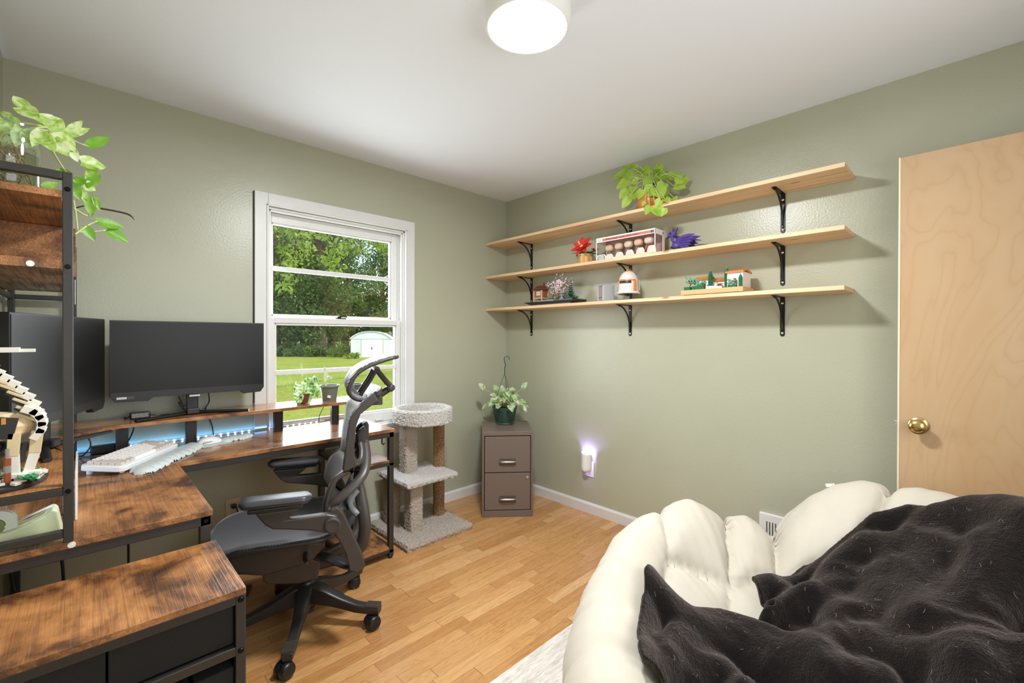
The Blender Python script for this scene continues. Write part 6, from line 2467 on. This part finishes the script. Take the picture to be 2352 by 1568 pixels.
# body blocks; local +x is towards the room, the neck climbs towards the wall
def seg3():
    return MB(), MB(), MB()


def put3(name, w3):
    o = w3[0].build(name, WT, ba, smooth=False, bevel=.0012)
    w3[1].build('tan_bricks', TN, o, smooth=False, bevel=.0012)
    w3[2].build('charcoal_bricks', CH_, o, smooth=False, bevel=.0012)
    return o


# legs with splayed feet
for (x, y, lean) in ((.045, -.018, .10), (.022, -.030, -.05), (-.040, .022, .08), (-.060, -.022, -.08)):
    bw, bt_, bk_ = seg3()
    bw.prism([(x - .010, .024), (x + .010, .024), (x + .014 + lean * .1, .078), (x - .008 + lean * .1, .080)], y - .009, y + .009)
    bt_.prism([(x - .009 + lean * .1, .077), (x + .013 + lean * .1, .074), (x + .018 + lean * .12, .135), (x - .006 + lean * .12, .135)], y - .010, y + .010)
    bk_.cbox((x - .008, y, .080), (.010, .014, .05), (0, .15, 0))
    bw.cbox((x + .006, y, .020), (.034, .026, .018), (0, .15, 0)).cbox((x + .016, y - .006, .015), (.02, .009, .012)).cbox((x + .016, y + .007, .015), (.02, .009, .012))
    put3('leg', (bw, bt_, bk_))
# barrel body
bw, bt_, bk_ = seg3()
bt_.ball((-.010, 0, .150), .046, 10, 6, (1.5, .9, .85))
bk_.cbox((.000, -.034, .150), (.050, .012, .055), (0, .2, 0)).cbox((-.055, -.030, .145), (.03, .014, .05), (0, -.2, 0))
for k in range(5):
    a = -.6 + k * .42
    bw.cbox((.030 + .040 * cos(a), -.018, .150 + .044 * sin(a)), (.018, .036, .032), (0, -a, 0))
    bw.cbox((.030 + .040 * cos(a), .018, .150 + .044 * sin(a)), (.018, .036, .032), (0, -a, 0))
put3('body', (bw, bt_, bk_))
# neck of stacked plates, curving up towards the wall side
bw, bt_, bk_ = seg3()
nk_ = smooth_path([(.052, 0, .165), (.050, 0, .195), (.036, 0, .225), (.016, 0, .252), (-.004, 0, .277), (-.024, 0, .300), (-.034, 0, .322)], 3)
for i, p in enumerate(nk_[:-1]):
    if i % 2 == 0:
        bw.cbox((p.x + .008, 0, p.z), (.026, .030, .017), (0, .55, 0))
        bt_.cbox((p.x - .014, -.012, p.z + .008), (.034, .008, .007), (0, .55, 0))
        bk_.cbox((p.x - .014, .004, p.z + .002), (.040, .020, .011), (0, .55, 0))
put3('neck', (bw, bt_, bk_))
# plain flat head with a blunt muzzle
bw = MB()
bw.cbox((-.030, 0, .330), (.026, .030, .028)).cbox((-.030, 0, .349), (.120, .040, .013)).cbox((.040, 0, .347), (.036, .026, .009)).cbox((-.055, 0, .358), (.04, .026, .006))
bw.build('head', WT, ba, smooth=False, bevel=.0012)
MB().cbox((.004, -.041, .168), (.008, .003, .016)).build('amber_brick', simple('amber_brick', srgb(208, 150, 70), .35), ba, smooth=False)
tf_ = MB()
tf_.cbox((-.020, 0, .364), (.016, .014, .018)).ball((-.022, 0, .384), .010, 10, 6)
tf_.build('rider', WT, ba, bevel=.001)
MB().ball((-.025, .001, .387), .0105, 10, 6, (1, 1, .9)).build('rider_cap', simple('rust_brick', srgb(198, 96, 52), .4), ba)
sg = MB().cyl((.012, -.062, .012), (.012, -.062, .040), .007, 8)
sg.build('striped_post', simple('rust_brick', srgb(178, 92, 62), .4), ba)
MB().cyl((.012, -.062, .040), (.012, -.062, .058), .0072, 8).cyl((.012, -.062, .076), (.012, -.062, .10), .004, 8).build('post_band', simple('grey_brick', srgb(170, 168, 164), .35), ba)
MB().cyl((.012, -.062, .058), (.012, -.062, .076), .0071, 8).build('post_cap', simple('rust_brick', srgb(178, 92, 62), .4), ba)

# ================================================================== the yard outside the window
GZ = -.52
lm = Mat('mown_lawn')
v = lm.obj()
n1 = lm.noise(v, .35, 4, .6)
n2 = lm.noise(v, 9, 4, .7)
lm.set(Base_Color=lm.mix(.5, lm.ramp(n1, [(.35, srgb(118, 138, 50)), (.55, srgb(146, 156, 66)), (.75, srgb(160, 156, 84))]), lm.ramp(n2, [(.35, srgb(96, 122, 40)), (.6, srgb(158, 170, 74)), (.78, srgb(166, 156, 96))])), Roughness=.9, Specular_IOR_Level=.1)
lm.bump(n2, .8, .08)
lawn = MB().box(-60, 90, .16, 130, GZ - .3, GZ).build('lawn', lm.m, None, smooth=False)
lawn['kind'] = 'structure'


def out_pt(px, dist):
    d = ray(px, 776)
    d = Vector((d.x, d.y, 0))
    d /= d.dot(Vector((FW.x, FW.y, 0)))
    return Vector((CAM.x, CAM.y, 0)) + d * dist


# shed
s0 = out_pt(805.5, 36.0)
s1 = out_pt(897.5, 36.6)
sd_dir = (s1 - s0).normalized()
shd = thing('garden_shed', 'pale blue-grey metal shed with a barn roof at the end of the lawn', 'shed', (s0.x, s0.y, GZ), atan2(sd_dir.y, sd_dir.x))
SW = (s1 - s0).length
SM_ = Mat('pale_shed_metal')
wv = SM_.nd('ShaderNodeTexWave')
SM_.put(wv.inputs['Vector'], SM_.obj())
wv.inputs['Scale'].default_value = 2.6
SM_.set(Base_Color=srgb(206, 216, 222), Roughness=.5)
SM_.bump(wv.outputs['Fac'], .4, .03)
roofp = [(0, 1.55), (.06 * SW, 1.72), (.2 * SW, 1.98), (.38 * SW, 2.10), (.5 * SW, 2.13), (.62 * SW, 2.10), (.8 * SW, 1.98), (.94 * SW, 1.72), (SW, 1.55)]
MB().prism([(0, 0)] + roofp + [(SW, 0)], 0, 2.6).build('walls', SM_.m, shd, smooth=False)
MB().prism([(-.06, 1.50)] + [(x + (-.05 if x < SW / 2 else .05), z + .05) for x, z in roofp] + [(SW + .06, 1.50), (SW, 1.56)] + [(x, z) for x, z in roofp[::-1]] + [(0, 1.56)], -.08, 2.7).build('roof', simple('shed_roof', srgb(196, 204, 208), .5), shd, smooth=False)
MB().box(0, SW, -.02, -.001, 1.50, 1.56).build('eave_band', simple('shed_band', srgb(188, 186, 176), .5), shd, smooth=False)
for x0, x1 in ((.27 * SW, .52 * SW), (.525 * SW, .79 * SW)):
    dd = MB().box(x0, x1, -.03, -.001, .04, 1.48).build('door', simple('shed_door', srgb(214, 221, 222), .5), shd, smooth=False)
    MB().cbox(((.515 if x0 < .4 * SW else .53) * SW, -.045, .78), (.05, .03, .16)).build('handle', simple('shed_handle', srgb(120, 112, 104), .4), dd, smooth=False)
MB().box(.25 * SW, .275 * SW, -.028, -.001, 0, 1.5).box(.785 * SW, .81 * SW, -.028, -.001, 0, 1.5).build('door_jamb', simple('shed_jamb', srgb(190, 182, 162), .5), shd, smooth=False)

BARK = simple('grey_brown_bark', srgb(78, 66, 52), .9, noise_amt=.3, nscale=8, bump=.6, bscale=14)
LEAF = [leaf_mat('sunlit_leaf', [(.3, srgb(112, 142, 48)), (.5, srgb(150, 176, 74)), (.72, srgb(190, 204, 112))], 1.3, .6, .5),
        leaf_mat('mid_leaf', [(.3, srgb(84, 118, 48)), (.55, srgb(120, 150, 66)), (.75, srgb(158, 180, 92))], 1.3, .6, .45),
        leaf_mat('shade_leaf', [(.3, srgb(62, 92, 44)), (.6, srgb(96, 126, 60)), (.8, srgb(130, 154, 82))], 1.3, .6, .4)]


def foliage(rnd, clumps, per, size, flat=.75):
    mb = MB()
    for (cx_, cy_, cz_, cr) in clumps:
        for _ in range(per):
            a, u = rnd.uniform(0, 2 * pi), rnd.uniform(-1, 1)
            r = cr * rnd.random() ** .45
            q = sqrt(1 - u * u)
            c = Vector((cx_ + r * q * cos(a), cy_ + r * q * sin(a), cz_ + r * u * flat))
            n = Vector((rnd.gauss(0, 1), rnd.gauss(0, 1), rnd.gauss(.4, 1))).normalized()
            t = n.orthogonal().normalized()
            t = Matrix.Rotation(rnd.uniform(0, 6.28), 3, n) @ t
            b = n.cross(t)
            s = size * rnd.uniform(.6, 1.3)
            mb.add([c - t * s, c + b * s * .45 + n * s * .12, c + t * s, c - b * s * .45 + n * s * .12], [(0, 1, 2, 3)])
    return mb


def tree(label, loc, seed, h, trunk_r, crown0, crown_r, lm_, n=40, per=190, size=.17, group='trees beyond the lawn', lean=0):
    rnd = random.Random(seed)
    t = thing('tree', label, 'tree', loc, rnd.uniform(0, 6), group=group)
    tb_ = MB()
    top = Vector((lean, rnd.uniform(-.4, .4), h * .8))
    tb_.tube(smooth_path([(0, 0, -.1), (lean * .2, 0, h * .25), (lean * .6 + .1, .1, h * .5), top], 4), [trunk_r * (1.25 - .08 * k) for k in range(13)], 10)
    cl = []
    for k in range(n):
        a = rnd.uniform(0, 2 * pi)
        z = crown0 + (h - crown0) * (k + .5) / n
        e = sin(pi * min(1, max(.12, (z - crown0) / (h - crown0) * .85 + .12))) ** .7
        r = crown_r * e * rnd.uniform(.35, 1)
        c = Vector((lean * z / h + cos(a) * r, sin(a) * r, z))
        cl.append((c.x, c.y, c.z, crown_r * rnd.uniform(.24, .40)))
        if k % 2 == 0:
            st_ = Vector((lean * z / h * .6, 0, max(crown0 * .7, z - r * .7 - .4)))
            tb_.tube(smooth_path([st_, (st_ + c) / 2 + Vector((0, 0, .25)), c], 3), [trunk_r * .32, trunk_r * .28, trunk_r * .24, trunk_r * .2, trunk_r * .15, trunk_r * .1, trunk_r * .06], 6)
    tb_.build('trunk', BARK, t, angle=180)
    foliage(rnd, cl, per, size).build('foliage', lm_, t, smooth=False)
    return t


TREES = [  # px, distance, height, trunk radius, crown base, crown radius, leaf material, label
    (640, 40, 13.0, .20, 1.6, 3.6, 1, 'slim leafy tree beyond the lawn at the monitor side of the window'),
    (672, 46, 15.0, .26, 2.0, 4.2, 0, 'pale green tree with a tall crown left of the thick trunk'),
    (700, 41, 12.0, .38, 1.5, 3.6, 2, 'thick-trunked dark tree left of the middle of the window'),
    (732, 40, 14.0, .62, 1.6, 4.0, 2, 'very thick-trunked tree at the lawn edge near the middle of the window'),
    (763, 44, 15.5, .30, 1.9, 4.2, 1, 'tall tree with a dark straight trunk left of the shed'),
    (795, 50, 15.0, .28, 1.4, 4.2, 2, 'leafy tree rising just left of the shed roof'),
    (838, 52, 6.4, .30, 1.2, 3.4, 1, 'rounded green tree standing right behind the shed'),
    (880, 50, 17.0, .34, 1.9, 3.8, 2, 'tall tree behind the right end of the shed'),
    (925, 47, 17.0, .34, 1.9, 4.2, 1, 'tall tree to the right of the shed beyond the window edge'),
    (655, 58, 19.0, .30, 2.5, 5.0, 0, 'sunlit tall tree in the second row behind the slim one'),
    (715, 60, 19.0, .30, 2.8, 5.2, 0, 'sunlit tall tree in the second row above the thick trunk'),
    (758, 60, 15.0, .30, 2.8, 3.8, 1, 'broad tree in the second row left of the bright sky gap'),
]
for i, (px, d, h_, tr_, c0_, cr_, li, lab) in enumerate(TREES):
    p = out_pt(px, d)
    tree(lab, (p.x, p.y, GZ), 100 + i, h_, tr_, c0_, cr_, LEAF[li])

# nearer tree whose thin branches hang across the top of the window
p = out_pt(600, 15)
nt = thing('tree', 'near tree with thin branches hanging across the top of the window', 'tree', (p.x, p.y, GZ))
rnd = random.Random(77)
tb_ = MB()
tb_.tube(smooth_path([(0, 0, -.1), (.1, 0, 2), (.3, .1, 4.5), (.6, .2, 8)], 4), [.26 - .012 * k for k in range(13)], 10)
cl = []
for (px, y_top, px2, y_end) in ((640, 505, 650, 640), (690, 500, 668, 660), (740, 500, 758, 640), (800, 480, 760, 600), (665, 480, 705, 590), (770, 470, 835, 585), (840, 470, 868, 560)):
    dd = rnd.uniform(12.5, 16)
    a = CAM + ray(px, y_top) * dd
    b = CAM + ray(px2, y_end) * dd
    m_ = (a + b) / 2 + Vector((rnd.uniform(-.3, .3), 0, .25))
    st_ = Vector((p.x + .5, p.y + .2, GZ + 6.5))
    br = smooth_path([st_, (st_ + a) / 2 + Vector((0, 0, 1.4)), a, m_, b], 5)
    tb_.tube([q - Vector((p.x, p.y, GZ)) for q in br], [.06 - .05 * k / len(br) for k in range(len(br))], 6)
    for q in br[8:]:
        if rnd.random() < .9:
            l_ = q - Vector((p.x, p.y, GZ))
            cl.append((l_.x + rnd.uniform(-.25, .25), l_.y + rnd.uniform(-.2, .2), l_.z + rnd.uniform(-.1, .25), rnd.uniform(.22, .45)))
tb_.build('trunk', BARK, nt, angle=180)
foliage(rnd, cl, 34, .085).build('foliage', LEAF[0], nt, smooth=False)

# undergrowth along the lawn edge: one shrub after another
UG = [(628, 38.5, 1.2, 1), (652, 38, 1.3, 2), (676, 38.5, 1.15, 1), (703, 38, 1.35, 2), (730, 37.8, 1.2, 1), (757, 38, 1.3, 2), (783, 37.5, 1.25, 1), (640, 42, 1.6, 2), (690, 42.5, 1.5, 2), (745, 42.5, 1.6, 2), (795, 41, 1.9, 2)]
NM = ['first', 'second', 'third', 'fourth', 'fifth', 'sixth', 'seventh']
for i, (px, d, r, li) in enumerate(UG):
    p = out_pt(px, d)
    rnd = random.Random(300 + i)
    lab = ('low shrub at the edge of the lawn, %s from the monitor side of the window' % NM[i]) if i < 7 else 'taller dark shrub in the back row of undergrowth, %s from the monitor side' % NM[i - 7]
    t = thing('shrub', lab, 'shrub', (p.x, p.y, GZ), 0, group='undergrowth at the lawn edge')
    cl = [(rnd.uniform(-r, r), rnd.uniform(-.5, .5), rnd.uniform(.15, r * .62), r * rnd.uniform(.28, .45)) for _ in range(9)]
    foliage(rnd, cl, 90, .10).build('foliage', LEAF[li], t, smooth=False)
    sm3 = MB()
    for c in cl:
        sm3.tube([(c[0] * .3, c[1] * .3, -.02), (c[0] * .8, c[1] * .8, c[2] * .6), (c[0], c[1], c[2])], .025, 5)
    sm3.build('stems', BARK, t, angle=180)
p = out_pt(806, 34.5)
t = thing('shrub', 'bright weeds growing at the left corner of the shed', 'shrub', (p.x, p.y, GZ))
rnd = random.Random(41)
foliage(rnd, [(rnd.uniform(-.5, .6), rnd.uniform(-.2, .2), rnd.uniform(.1, .4), .24) for _ in range(8)], 60, .09).build('foliage', LEAF[0], t, smooth=False)
